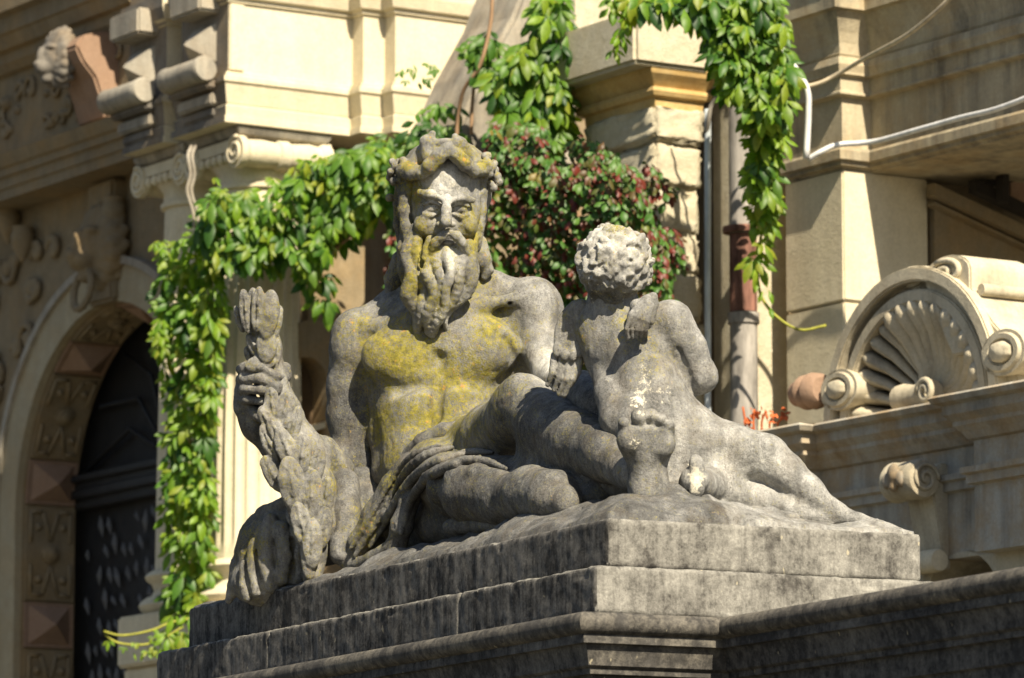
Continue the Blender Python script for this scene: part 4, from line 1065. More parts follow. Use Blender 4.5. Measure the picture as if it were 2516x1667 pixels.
# panels on the reveal: pyramid stones alternating with rosette panels
def on_reveal(s, w, o):
    """s metres along the reveal upward from the springing of the far jamb, w across (0..DEP), o off the surface"""
    if s <= 0: return BW(UF + w, vf - o, zs + s)
    a = s / R
    return BW(UF + w, vk + (R - o) * math.cos(a), zs + (R - o) * math.sin(a))
segs = []; s = -1.15
PY, RO = .215, .44
top = R * math.pi * .62
kind = 0
s = zs * -1 + 0
s = -(RO + PY) * 2 + 0.04
while s < top:
    ln = PY if kind == 0 else RO
    segs.append((s, s + ln, kind)); s += ln; kind = 1 - kind
for a, b_, kd in segs:
    g_ = .006; wv0, wv1 = .012, DEP - .012
    fr = [on_reveal(a + g_, wv0, .0), on_reveal(b_ - g_, wv0, .0), on_reveal(b_ - g_, wv1, .0), on_reveal(a + g_, wv1, .0)]
    m_ = 5 if kd else 1
    mt = M_TAN if kd else M_PINK
    # slab following the curve
    vv = []; n_ = 6
    for i in range(n_ + 1):
        t = a + g_ + (b_ - a - 2 * g_) * i / n_
        vv += [on_reveal(t, wv0, -.004), on_reveal(t, wv1, -.004), on_reveal(t, wv1, .014), on_reveal(t, wv0, .014)]
    ff = [(i * 4 + q, i * 4 + (q + 1) % 4, i * 4 + 4 + (q + 1) % 4, i * 4 + 4 + q) for i in range(n_) for q in range(4)] + [(0, 1, 2, 3), (n_ * 4 + 3, n_ * 4 + 2, n_ * 4 + 1, n_ * 4)]
    p = mesh_obj('reveal_stone', vv, ff, mt); adopt(fac, p)
    if kd == 0:
        i0 = .02
        q = [on_reveal(a + i0, wv0 + i0, .0145), on_reveal(a + i0, wv1 - i0, .0145), on_reveal(b_ - i0, wv1 - i0, .0145), on_reveal(b_ - i0, wv0 + i0, .0145), on_reveal((a + b_) / 2, (wv0 + wv1) / 2, .085)]
        adopt(fac, mesh_obj('pyramid_boss', q, [(0, 1, 4), (1, 2, 4), (2, 3, 4), (3, 0, 4), (0, 3, 2, 1)], M_PINK))
    else:
        cs, cw = (a + b_) / 2, DEP / 2
        adopt(fac, lathe('rosette', [(.045, 0), (.045, .012), (.028, .018), (.03, .028), (.012, .036), (.002, .038)], lambda x, y, h_, cs=cs, cw=cw: on_reveal(cs + y, cw + x, .0142 + h_), M_TAN, n=16))
        for ds in (-.12, .12):
            for dw in (-.062, .062):
                adopt(fac, lathe('stud', [(.017, 0), (.017, .01), (.008, .02), (.001, .022)], lambda x, y, h_, ds=ds, dw=dw: on_reveal(cs + ds + y, cw + dw + x, .0142 + h_), M_TAN, n=12))
        for (s0, w0, s1, w1) in ((-.19, -.1, -.05, -.1), (.05, -.1, .19, -.1), (-.19, .1, -.05, .1), (.05, .1, .19, .1), (-.19, -.1, -.19, -.04), (.19, -.1, .19, -.04), (-.19, .04, -.19, .1), (.19, .04, .19, .1), (-.19, -.04, -.06, .0), (-.19, .04, -.06, .0), (.19, -.04, .06, 0), (.19, .04, .06, 0)):
            adopt(fac, tube('strapwork', [on_reveal(cs + s0, cw + w0, .016), on_reveal(cs + (s0 + s1) / 2, cw + (w0 + w1) / 2, .018), on_reveal(cs + s1, cw + w1, .016)], .009, M_TAN, n=6))
# dark doorway
ud = UF + DEP + .01
adopt(fac, prism('door_backing', [(vf + .3, 0), (vf + .3, zs + R + .3), (vn - .3, zs + R + .3), (vn - .3, 0)], .05, 'u', M_DOOR, plane=ud + .06, pix=False))
vt, zt2 = hit_u(190, 1205, ud - .04)
for dz, h_, out in ((.035, .03, .06), (0, .035, .03), (-.04, .04, .045), (-.085, .045, .015)):
    adopt(fac, box('transom_moulding', (ud - out, vn - .1, zt2 + dz), (ud + .05, vf + .04, zt2 + dz + h_), M_DOOR, None, BW, .006))
random.seed(3)
LEAFM = [(.0, -.05), (.016, -.012), (.014, .02), (0, .05), (-.014, .02), (-.016, -.012)]
for i in range(9):
    for j in range(13):
        vv = vf - .09 - i * .085 + (j % 2) * .042; zz = zt2 - .17 - j * .115
        if zz < .3 or vv < vn + .1: continue
        an = .35 + random.gauss(0, .22); ks = random.uniform(.6, 1.25); vv += random.gauss(0, .008); zz += random.gauss(0, .012)
        if random.random() < .18: continue
        pts = [(vv + ks * x * math.cos(an) + ks * y * math.sin(an), zz + ks * y * math.cos(an) - ks * x * math.sin(an)) for x, y in LEAFM]
        v = [BW(ud + .035, a, z) for a, z in pts] + [BW(ud + .018, vv, zz)]
        o = mesh_obj('door_scale', v, [(k, (k + 1) % 6, 6) for k in range(6)], M_IRON); adopt(fac, o)
sc = []
for i in range(7):
    a0 = .25 + i * .38
    adopt(fac, tube('fanlight_bar', [BW(ud + .02, vk + .12 * math.cos(a0), zt2 + .1 + .12 * math.sin(a0)), BW(ud + .015, vk + .4 * math.cos(a0 + .12), zt2 + .1 + .4 * math.sin(a0 + .12)), BW(ud + .02, vk + (R - .02) * math.cos(a0), zs + (R - .02) * math.sin(a0))], .012, M_DOOR, n=6))
# entablature of the portal
UE = UF - .20
vE, _ = hit_u(40, 400, UE)
ze = lambda y, px=160: hit_u(px, y, UE)[1]
pr = [(-.25, ze(442)), (0, ze(442)), (0, ze(418)), (.012, ze(416)), (.012, ze(392)), (.03, ze(389)), (.03, ze(372)), (.045, ze(368)), (.06, ze(352)), (.07, ze(340)), (.0, ze(338)),
      (-.03, ze(336)), (-.03, ze(130)), (.0, ze(126)), (.03, ze(108)), (.03, ze(84)), (.06, ze(80)), (.085, ze(52)), (.10, ze(48)), (.10, ze(10)), (.14, ze(4)), (.14, ze(-40)), (-.25, ze(-40))]
adopt(fac, sweep('portal_entablature', [(UE, vf + 12), (UE, hit_u(345, 330, UE)[0])], pr, M_TAN, None, side=-1, xf=BW))
adopt(fac, box('upper_block', (UE + .06, hit_u(360, 330, UE)[0], ze(300)), (UE + .6, vf + 12, ze(-300)), M_DARKST, None, BW))
# carved frieze
random.seed(8)
def frieze_fn(x, y, z): return BW(UE + .03 - z, x, y)
items = []
va, vb = hit_u(0, 300, UE)[0], hit_u(330, 200, UE)[0]
zf0, zf1 = ze(325), ze(150)
for i in range(46):
    x = random.uniform(vb + .15, va + .3); y = random.uniform(zf0 + .03, zf1 - .03)
    if random.random() < .5: items.append(('b', x, y, .0, random.uniform(.02, .05), random.uniform(.015, .035), random.uniform(.02, .04)))
    else:
        a = random.uniform(0, 6.28); r = random.uniform(.03, .06)
        items.append(('t', [(x + r * math.cos(a + t) * (1 - t / 9), y + r * math.sin(a + t) * (1 - t / 9), .012, .011) for t in np.linspace(0, 5, 9)]))
fc_ = lumps('frieze_carving', items, M_TAN, frieze_fn, vox=.007); tag(fc_, kind='stuff'); adopt(fac, fc_)
# pink console with lion mask on the frieze
vq, zq = hit_u(190, 300, UE - .10)
outc = [(0, 0), (-.02, .10), (-.05, .20), (-.10, .27), (-.13, .34), (-.10, .40), (-.02, .43), (.08, .45), (.12, .45), (.12, 0)]
vv = [BW(UE - .03 + x * 1.2, vq - .13 - .03 * y, zq + y * .9) for x, y in outc] + [BW(UE - .03 + x * 1.2, vq + .13 + .03 * y, zq + y * .9) for x, y in outc]
nn = len(outc)
adopt(fac, mesh_obj('console', vv, [tuple(range(nn)), tuple(range(2 * nn - 1, nn - 1, -1))] + [(i, (i + 1) % nn, nn + (i + 1) % nn, nn + i) for i in range(nn)], M_PINK, None, False, .012))
def lion(name, v_, z_, u_, s=1.0, mat=None, ringed=False):
    it = [('b', 0, 0, .03, .075, .085, .07), ('b', 0, -.045, .085, .042, .034, .045), ('b', 0, .0, .095, .022, .05, .03), ('b', -.03, .02, .085, .012, .010, .012), ('b', .03, .02, .085, .012, .010, .012),
          ('b', -.035, .045, .075, .032, .014, .022), ('b', .035, .045, .075, .032, .014, .022), ('b', 0, -.09, .07, .03, .025, .03), ('b', 0, -.03, .128, .02, .014, .012)]
    for k in range(15):
        a = math.radians(-50 + k * 20 - 90 + 50)
        it.append(('t', [(.07 * math.cos(a), .08 * math.sin(a), .04, .026), (.10 * math.cos(a + .2), .112 * math.sin(a + .2), .03, .024), (.115 * math.cos(a + .5), .14 * math.sin(a + .5), .0, .016)]))
    if ringed: it.append(('t', [(.055 * math.sin(t), -.135 + .06 * math.cos(t), .085 - .01 * math.cos(t), .011) for t in np.linspace(0, 6.28, 17)]))
    return lumps(name, it, mat, lambda x, y, z: BW(u_ - z * s, v_ - x * s, z_ + y * s), vox=.006)
vl, zl = hit_u(110, 150, UE - .2)
adopt(fac, lion('lion_mask', vl - .05, zl, UE - .14, 1.0, M_DARKST))
vl, zl = hit_u(250, 610, UF - .06)
adopt(fac, lion('lion_keystone', vl, zl, UF - .03, 1.45, M_TAN, True))
adopt(fac, box('keystone', (UF - .075, vl - .12, zl - .25), (UF + .02, vl + .12, zl + .3), M_TAN, None, BW, .015))
for px, py in ((285, 520), (60, 590), (25, 545)):
    v1, z1_ = hit_u(px, py, UF - .05)
    adopt(fac, lathe('pendant', [(.001, -.11), (.022, -.08), (.05, -.02), (.055, .02), (.045, .04), (.05, .06)], lambda x, y, h_, v1=v1, z1_=z1_: BW(UF - .06 + x, v1 + y, z1_ + h_), M_TAN, n=14))
# spandrel scrolls
items = []
for i in range(34):
    px = random.uniform(-40, 200); py = random.uniform(560, 1040)
    v1, z1_ = hit_u(px, py, UF)
    if math.hypot(v1 - vk, z1_ - zs) < R + .25: continue
    a = random.uniform(0, 6.28); r = random.uniform(.04, .08)
    items.append(('t', [(v1 + r * math.cos(a + t) * (1 - t / 8), z1_ + r * math.sin(a + t) * (1 - t / 8), .01, .016) for t in np.linspace(0, 5, 9)]))
    items.append(('b', v1, z1_, .0, .03, .03, .03))
fc_ = lumps('spandrel_carving', items, M_TAN, lambda x, y, z: BW(UF - .01 - z, x, y), vox=.008); tag(fc_, kind='stuff'); adopt(fac, fc_)

# pier with cap stone ------------------------------------------------------------------------
pu, pv, _ = buv(W(1611, 500, 18.4))
pier = empty('stone_pier', 'rough quarry stone gate pier with ochre moulding and pale cap block', 'pier', BW(pu + .1, pv + .3, 0))
pw = hit_v(1727, 500, pv)[0] - pu; pl = hit_u(1440, 500, pu)[0] - pv
ys = [258, 352, 462, 575, 672, 790, 900, 1010, 1150, 1300]
random.seed(21)
for a, b_ in zip(ys[:-1], ys[1:]):
    za, zb_ = hit_v(1660, a, pv)[1], hit_v(1660, b_, pv)[1]
    j = random.uniform(-.012, .012)
    o = box('stone_block', (pu + j, pv + j, zb_ + .004), (pu + pw + random.uniform(-.01, .01), pv + pl, za - .004), M_ROUGH, None, BW)
    bm = bmesh.new(); bm.from_mesh(o.data); bmesh.ops.subdivide_edges(bm, edges=bm.edges[:], cuts=6, use_grid_fill=True); bmesh.ops.bevel(bm, geom=[e for e in bm.edges if e.calc_face_angle(0) > .5], offset=.012, segments=2, affect='EDGES')
    for v in bm.verts: v.co += Vector([random.gauss(0, .0045) for _ in range(3)])
    bm.to_mesh(o.data); bm.free(); o.data.polygons.foreach_set('use_smooth', [True] * len(o.data.polygons)); adopt(pier, o)
adopt(pier, box('pier_core', (pu + .02, pv + .02, 0), (pu + pw - .02, pv + pl - .02, hit_v(1660, 262, pv)[1]), M_ROUGH, None, BW))
zq_ = lambda y: hit_v(1611, y, pv)[1]
prc = [(-.05, zq_(268)), (.0, zq_(268)), (.004, zq_(240)), (.022, zq_(236)), (.03, zq_(226)), (.024, zq_(216)), (.012, zq_(214)), (.03, zq_(200)), (.05, zq_(186)), (.056, zq_(172)), (.03, zq_(168)), (.03, zq_(160)), (-.05, zq_(160))]
adopt(pier, sweep('cap_moulding', [(pu, pv), (pu, pv + pl), (pu + pw, pv + pl), (pu + pw, pv)], prc, M_OCHRE, None, closed=True, side=1, xf=BW))
cu0, cu1 = hit_v(1560, 100, pv - .075)[0], hit_v(1732, 100, pv - .075)[0]
zc0, zc1 = hit_v(1560, 154, pv - .075)[1], hit_v(1560, 22, pv - .075)[1]
capb = box('cap_stone', (cu0, pv - .075, zc0), (cu1 + .03, pv + pl + .14, zc1), M_ROUGH, None, BW, .015)
adopt(pier, capb)
# sloping rubble between wall and pier
rock = empty('buttress', 'grey sloping stone buttress behind the creeper above the bearded head', 'buttress', BW(*buv(W(1230, 300, 19.3))[:2], 0))
for pts, pl_, mt in (([(1120, 330), (1190, 170), (1262, 40), (1300, -60), (1420, -60), (1420, 420), (1120, 420)], 19.3, M_GREY), ([(1300, -60), (1300, 260), (1560, 260), (1560, -60)], 19.5, M_ROUGH)):
    adopt(rock, prism('buttress_stone', pts, .4, 'v', mt, plane=buv(W(1250, 300, pl_))[1], bevel=.02))

# right wing: string courses round a projecting pier ---------------------------------------------
ru, rv, _ = buv(W(2073, 700, 18.0))
rw = empty('palace_wing', 'corner of palace wing with moulded courses above a sunlit pier', 'building', BW(ru + .3, rv + .3, 0))
vfar = hit_u(1930, 700, ru)[0]
ue = hit_v(2140, 300, rv)[0]
zr = lambda y: hit_v(2073, y, rv)[1]
prr = [(-.3, zr(416)), (.0, zr(416)), (.0, zr(412)), (.022, zr(408)), (.022, zr(399)), (.04, zr(396)), (.04, zr(374)), (.03, zr(366)), (.0, zr(362)), (.0, zr(240)), (.03, zr(235)), (.03, zr(230)), (.022, zr(226)), (.022, zr(192)), (.042, zr(188))] + \
      [(.042, zr(182)), (.05, zr(165)), (.044, zr(148)), (.030, zr(144)), (.036, zr(138))] + [(.03 + .05 * (1 - math.cos(t * math.pi / 2)), zr(136 - 96 * t)) for t in (0, .25, .5, .75, 1)] + [(.10, zr(36)), (.10, zr(-20)), (.12, zr(-60)), (.12, zr(-300)), (-.3, zr(-300))]
M_WING = mat_stone('wing_limestone', (0.36, 0.305, 0.205), (0.46, 0.40, 0.28), (0.035, 0.033, 0.036), amt=0.9, ochre=0.3, streak=0.6)
adopt(rw, sweep('moulded_courses', [(ru, vfar + .02), (ru, rv), (ue, rv), (ue, rv - 3.2)], prr, M_WING, None, side=-1, xf=BW))
adopt(rw, box('soffit', (ue + .02, rv - 3.2, zr(414)), (ue + 1.6, rv + .3, zr(404)), M_WING, None, BW))
adopt(rw, box('courses_core', (ue + .28, rv - 3.2, zr(404)), (ue + 1.6, rv + .6, zr(-300)), M_WING, None, BW))
zj = hit_v(2073, 740, rv)[1]
for z0_, z1_ in ((0, zj - .003), (zj + .003, zr(417))):
    adopt(rw, box('pier_stone', (ru, rv, z0_), (ue + .26, vfar, z1_), M_CREAM if z0_ else M_CREAM, None, BW, .006))
adopt(rw, box('return_wall', (ue + .262, rv + .05, 0), (ue + 2.6, rv + .3, zr(416)), M_TAN, None, BW))
# strip of wall behind the downpipe
su0, _ = hit_v(1858, 700, vfar + .12)
adopt(rw, box('quoin_strip', (su0, vfar + .12, 0), (ru + .1, vfar + .4, zr(-300)), M_ROUGH, None, BW))
adopt(rw, box('back_wall', (hit_v(1735, 700, vfar + .55)[0], vfar + .55, 0), (ru + .2, vfar + .8, zr(-300)), M_DARKST, None, BW))
# raking stair string and dark timbers beyond
rk = empty('stair_string', 'shaded raking stone stair parapet under the wing soffit', 'parapet', BW(ue + .8, rv, 0))
pv_ = rv - .02
adopt(rk, prism('parapet_panel', [(2297, 500), (2700, 690), (2700, 1100), (2297, 1100)], .06, 'v', M_TAN, plane=pv_))
for dy, h_, o_ in ((-8, 12, .02), (6, 8, .04), (-40, 30, .07)):
    adopt(rk, prism('parapet_moulding', [(2297, 490 + dy), (2700, 680 + dy), (2700, 680 + dy + h_), (2297, 490 + dy + h_)], .05, 'v', M_TAN, plane=pv_ - o_))
M_TIMB = mat_stone('black_timber', (0.02, 0.017, 0.014), (0.03, 0.025, 0.02), amt=.2)
adopt(rk, prism('timber', [(2400, 452), (2700, 380), (2700, 400), (2400, 468)], .05, 'v', M_TIMB, plane=pv_ - .1))
adopt(rk, prism('timber', [(2400, 440), (2560, 520), (2560, 545), (2400, 470)], .05, 'v', M_TIMB, plane=pv_ - .16))
adopt(rk, prism('timber', [(2466, 430), (2480, 425), (2480, 500), (2466, 495)], .05, 'v', M_TIMB, plane=pv_ - .21))
adopt(rk, prism('red_panel', [(2484, 440), (2600, 420), (2600, 520), (2484, 500)], .03, 'v', M_PINK, plane=pv_ - .09))

# aedicule with shell ---------------------------------------------------------------------------
us = buv(W(2250, 950, 16.6))[0]
ae = empty('shell_pediment', 'carved shell pediment with scrolls above a dirty moulded cornice', 'pediment', BW(us + .2, hit_u(2250, 1000, us)[0], 0))
PU = lambda px, py, uu=us: hit_u(px, py, uu)
M_AED = mat_stone('aedicule_limestone', (0.46, 0.41, 0.30), (0.56, 0.50, 0.37), (0.06, 0.052, 0.045), amt=0.75, ochre=0.12)
M_AEDD = mat_stone('aedicule_dirty_stone', (0.36, 0.335, 0.275), (0.47, 0.44, 0.37), (0.06, 0.048, 0.035), amt=0.9, ochre=0.5)
cv, cz = PU(2262, 1008); vl_, _ = PU(2085, 1030); vr_, _ = PU(2415, 985)
RX = (vl_ - vr_) / 2; cv = (vl_ + vr_) / 2; RZ = PU(2255, 738)[1] - cz
# drum behind the shell and its two arched bands
def ell_arc(rx, rz, n=28, a0=0, a1=180): return [(cv - rx * math.cos(math.radians(a)), cz + rz * math.sin(math.radians(a))) for a in np.linspace(a0, a1, n)]
def band(name, k0, k1, ua, ub, mat, flare=0.0):
    A = ell_arc(RX * k0, RZ * k0); B = ell_arc(RX * k1, RZ * k1)
    if flare:
        B[0] = (B[0][0] - flare, B[0][1] - .02); B[-1] = (B[-1][0] + flare, B[-1][1] - .02)
    n = len(A); v = [BW(ua, a, z) for a, z in A + B] + [BW(ub, a, z) for a, z in A + B]; f = []
    for i in range(n - 1):
        f += [(i, i + 1, n + i + 1, n + i), (2 * n + i, 3 * n + i, 3 * n + i + 1, 2 * n + i + 1), (i, 2 * n + i, 2 * n + i + 1, i + 1), (n + i, n + i + 1, 3 * n + i + 1, 3 * n + i)]
    f += [(0, n, 3 * n, 2 * n), (n - 1, 3 * n - 1, 4 * n - 1, 2 * n - 1)]
    o = mesh_obj(name, v, f, mat, None, False, .006); return adopt(ae, o)
band('outer_band', 1.17, 1.30, us - .03, us + .42, M_AED); band('inner_band', .98, 1.10, us - .015, us + .42, M_AED); band('band_groove', 1.09, 1.18, us + .02, us + .42, M_AEDD)
adopt(ae, mesh_obj('shell_niche', [BW(us + .16, a, z) for a, z in ell_arc(RX * 1.0, RZ * 1.0)] + [BW(us + .40, a, z) for a, z in ell_arc(RX, RZ)], [tuple(range(28)), tuple(range(55, 27, -1))] + [(i, (i + 1) % 28, 28 + (i + 1) % 28, 28 + i) for i in range(28)], M_AEDD))
nl = 17
for k in range(nl):
    a = math.pi * (k + .5) / nl; da = math.pi / nl * .46
    v = []; rings_ = [(.16, .01, .05), (.45, .035, .10), (.75, .05, .07), (.92, .034, .01), (.99, .02, .0)]
    for rr, amp, ub in rings_:
        for q in range(5):
            t = -1 + q / 2; aa = a + da * t * (1 if rr < .95 else .8)
            dome = amp * math.cos(t * math.pi / 2)
            v.append(BW(us + .02 + ub - dome, cv - RX * rr * math.cos(aa), cz + RZ * rr * math.sin(aa)))
    f = [(i * 5 + q, i * 5 + q + 1, i * 5 + 6 + q, i * 5 + 5 + q) for i in range(len(rings_) - 1) for q in range(4)]
    o = mesh_obj('shell_rib', v, f, M_AED, None, True)
    md = o.modifiers.new('s', 'SOLIDIFY'); md.thickness = .02; md.offset = 1
    adopt(ae, o)
adopt(ae, lathe('shell_hinge', [(.05, -.09), (.052, -.06), (.04, 0), (.052, .06), (.05, .09)], lambda x, y, h_: BW(us + .01 + x, cv + h_, cz + .05 + y), M_AED, n=18))
sp = [BW(us - .045, cv - .12 + .045 * (1 - t * .75) * math.cos(t * 10), cz + .05 + .045 * (1 - t * .75) * math.sin(t * 10)) for t in np.linspace(0, 1, 26)]
adopt(ae, tube('shell_scroll', sp, .012, M_AED, n=6))
# big scroll blocks riding on the back of the pediment
def scroll_block(px, py, rv_, rz_, dep, pts_down, uo=.0):
    v1, z1_ = PU(px, py)
    A = [(v1 + rv_ * math.cos(math.radians(a)), z1_ + rz_ * math.sin(math.radians(a))) for a in range(180, -1, -20)][::-1]
    A = A + [(v1 + dv * rv_, z1_ + dz * rz_) for dv, dz in pts_down]
    n = len(A); v = [BW(us + uo, a, z) for a, z in A] + [BW(us + uo + dep, a, z) for a, z in A]
    f = [tuple(range(n)), tuple(range(2 * n - 1, n - 1, -1))] + [(i, (i + 1) % n, n + (i + 1) % n, n + i) for i in range(n)]
    adopt(ae, auto_smooth(mesh_obj('scroll_block', v, f, M_AED, None, False, .006), 35))
    s_ = [BW(us + uo - .004, v1 + rv_ * .72 * (1 - t * .85) * math.cos(t * 9 + 1), z1_ + rz_ * .72 * (1 - t * .85) * math.sin(t * 9 + 1)) for t in np.linspace(0, 1, 24)]
    adopt(ae, tube('scroll_spiral', s_, .012, M_AED, n=6))
scroll_block(2325, 672, .13, .062, .26, [(-1.0, -1.2), (-1.9, -3.2), (-2.7, -4.6), (-.2, -4.6), (.6, -1.8)])
scroll_block(2232, 684, .10, .045, .30, [(-1.0, -3.0), (1.2, -3.0), (1.4, -1.0)], .02)
v1, z1_ = PU(2345, 722)
adopt(ae, lathe('scroll_roll', [(.02, 0), (.022, .01), (.022, .25), (.02, .26)], lambda x, y, h_: BW(us + .02 + h_, v1 - .12 + x, z1_ + y), M_AED, n=12))
adopt(ae, prism('pediment_haunch', [(2385, 735), (2412, 740), (2470, 860), (2510, 960), (2440, 965), (2420, 900)], .26, 'u', M_AED, plane=us + .015, bevel=.008))
# end volutes
def volute(px, py, r, dep, mat, uo=-.03):
    v1, z1_ = PU(px, py, us + uo)
    adopt(ae, lathe('end_volute', [(r * .55, -.0), (r * .6, -.012), (r * .8, -.012), (r * .86, .0), (r, .0), (r, .02), (r * .94, .05), (r * .94, dep - .03), (r, dep - .02), (r, dep)], lambda x, y, h_: BW(us + uo + h_, v1 + x * 1.5, z1_ + y), mat, n=22))
    it = []
    for k in range(7): a = k * .9; it.append(('b', r * .3 * math.cos(a), r * .3 * math.sin(a), 0, r * .22, r * .18, r * .25))
    it.append(('b', 0, 0, 0, r * .3, r * .3, r * .35))
    adopt(ae, lumps('volute_flower', it, mat, lambda x, y, z: BW(us + uo - .008 - z, v1 + x * 1.5, z1_ + y), vox=.005))
volute(2060, 958, .072, .2, M_AED); volute(2464, 866, .078, .3, M_AED)
# brick-coloured roll on the far end
v1, z1_ = PU(2025, 960)
adopt(ae, lathe('terracotta_roll', [(.045, 0), (.06, .015), (.066, .05), (.05, .07), (.062, .085), (.062, .10), (.05, .11), (.045, .15), (.01, .17)], lambda x, y, h_: BW(us - .02 + x, v1 - .02 + h_, z1_ + y), M_PINK, n=18))
# cornice and frieze below
vL = PU(2016, 1100)[0]
zq2 = lambda y: PU(2016, y)[1]
prb = [(-.3, zq2(1420)), (.0, zq2(1420)), (.0, zq2(1264)), (.02, zq2(1260)), (.02, zq2(1240)), (.035, zq2(1236)), (.035, zq2(1222)), (.0, zq2(1218)), (.0, zq2(1160)), (.015, zq2(1156)), (.03, zq2(1140)), (.05, zq2(1126)), (.05, zq2(1116)), (.075, zq2(1100)), (.075, zq2(1078)), (.10, zq2(1072)), (.11, zq2(1060)), (.10, zq2(1054)), (-.3, zq2(1050))]
vR = PU(2440, 1100)[0]
vfar2 = PU(1930, 1100, us - .05)[0]
pathA = [(us + .3, vfar2), (us - .06, vfar2), (us - .06, vL), (us, vL), (us, vR), (us - .08, vR), (us - .08, vR - 1.4)]
adopt(ae, sweep('cornice', pathA, prb, M_AEDD, None, side=-1, xf=BW))
adopt(ae, box('attic_block', (us + .1, PU(2700, 1000)[0], zq2(1051)), (us + .55, vL + .05, zq2(1030)), M_AEDD, None, BW))
# wall with arch under the cornice
va_, za_ = PU(2365, 1480)
ar = .22
wl = [(vfar2, 0), (vfar2, zq2(1421)), (PU(2800, 1300)[0], zq2(1421)), (PU(2800, 1300)[0], 0)]
wl2 = [(va_ - ar * math.cos(math.radians(a)), za_ - .05 + ar * math.sin(math.radians(a))) for a in range(0, 181, 12)]
wallpts = [(vfar2, 0), (vfar2, zq2(1419)), (PU(2800, 1300)[0], zq2(1419)), (PU(2800, 1300)[0], 0), (va_ - ar, 0)] + wl2 + [(va_ + ar, 0)]
adopt(ae, prism('arch_wall', wallpts, .3, 'u', M_AED, plane=us - .002, pix=False))
adopt(ae, box('arch_dark', (us + .28, va_ - .4, 0), (us + .33, va_ + .4, za_ + .4), M_DOOR, None, BW))
# scroll bracket
vb1, zb1 = PU(2270, 1178, us - .1)
adopt(ae, lathe('bracket_scroll', [(.05, 0), (.062, .004), (.07, .02), (.066, .06), (.066, .14), (.07, .16), (.062, .176), (.05, .18)], lambda x, y, h_: BW(us - .11 + x, vb1 - .02 + h_, zb1 + y), M_AED, n=24))
s_ = [BW(us - .11 + .055 * (1 - t * .85) * math.cos(t * 11), vb1 - .024, zb1 + .055 * (1 - t * .85) * math.sin(t * 11)) for t in np.linspace(0, 1, 30)]
adopt(ae, tube('bracket_spiral', s_, .008, M_AED, n=6))
st = [(-.075, 0), (-.055, -.08), (-.04, -.15), (-.025, -.24), (-.04, -.26), (-.045, -.30), (0.01, -.30), (.01, .06), (-.03, .06)]
vv = [BW(us + x, vb1 - .0, zb1 + z) for x, z in st] + [BW(us + x, vb1 + .15, zb1 + z) for x, z in st]; nn = len(st)
adopt(ae, mesh_obj('bracket_stem', vv, [tuple(range(nn)), tuple(range(2 * nn - 1, nn - 1, -1))] + [(i, (i + 1) % nn, nn + (i + 1) % nn, nn + i) for i in range(nn)], M_AED, None, False, .006))
adopt(ae, lathe('bracket_foot', [(.035, 0), (.04, .01), (.04, .15), (.035, .16)], lambda x, y, h_: BW(us - .045 + x, vb1 - .01 + h_, zb1 - .27 + y), M_CREAM, n=18))
it = [('b', 0, .02, 0, .03, .05, .02), ('b', -.04, 0, 0, .02, .035, .015), ('b', .04, 0, 0, .02, .035, .015), ('b', 0, -.03, 0, .02, .02, .015)]
adopt(ae, lumps('bracket_leaf', it, M_AEDD, lambda x, y, z: BW(us - .174 - z, vb1 + .07 + x, zb1 + y * .8), vox=.005))

# pipes and cables ---------------------------------------------------------------------------------
def paint(name, c, rough=.5, var=.25):
    t = NT(name); p = t.pos(); n_ = t.noise(t.mapping(p, (9, 9, 2)), 3, 5, .65)
    col = t.mix(1.0, c, t.ramp(n_, [(.3, 1 - var), (.7, 1 + var)]), 'MULTIPLY')
    return t.done(col, None, rough)
M_PIPE = paint('pale_blue_conduit', (0.46, 0.50, 0.52)); M_DOWN = paint('grey_downpipe', (0.26, 0.24, 0.215), .7, .5); M_RUST = paint('rusty_pink_pipe', (0.17, 0.085, 0.062), .8, .7); M_WHITE = paint('white_cable', (0.62, 0.62, 0.61), .5, .2); M_TWIG = paint('vine_stem', (0.30, 0.19, 0.11), .8, .4)
dp = 18.25
con = tube('conduit', [W(1739, y, dp) for y in (268, 300, 500, 800, 1100, 1500)], .0125, M_PIPE, None, 10)
tag(con, 'pale blue conduit pipe fixed to the rough stone pier', 'pipe')
cab0 = tube('cable', smooth_path([W(1736, 330, dp), W(1742, 290, dp - .02), W(1750, 255, dp), W(1790, 210, dp - .05), W(1800, 150, dp - .1)], 5), .009, M_DARKST, None, 8)
tag(cab0, 'dark grey cable curling over the head of the pale conduit', 'cable')
dn = empty('downpipe', 'old grey and rust coloured rainwater downpipe between pier and wing', 'downpipe', W(1826, 1500, 18.5))
xx = 1826; DX, DY = W(xx, 650, 18.3)[:2]
for ya, yb, mt in ((-40, 596, M_DOWN), (598, 790, M_RUST), (792, 1500, M_DOWN)):
    adopt(dn, lathe('pipe_length', [(.052, 0), (.052, 1)], lambda x, y, h_, ya=ya, yb=yb: (DX + x, DY + y, W(xx, yb, 18.5)[2] * (1 - h_) + W(xx, ya, 18.5)[2] * h_), mt, n=20))
adopt(dn, lathe('pipe_collar', [(.055, -.012), (.075, -.012), (.078, 0), (.075, .012), (.055, .012)], lambda x, y, h_: (DX + x, DY + y, W(xx, 586, 18.5)[2] + h_), M_RUST, n=20))
adopt(dn, lathe('pipe_joint', [(.055, -.02), (.06, -.02), (.06, .02), (.055, .02)], lambda x, y, h_: (DX + x, DY + y, W(xx, 806, 18.5)[2] + h_), M_DOWN, n=20))
c1 = tube('cable', smooth_path([W(1905, 80, 17.8), W(1925, 130, 17.8), W(1962, 180, 17.78), W(1984, 225, 17.78), W(1986, 280, 17.78), W(1981, 390, 17.78)], 5), .012, M_WHITE, None, 10)
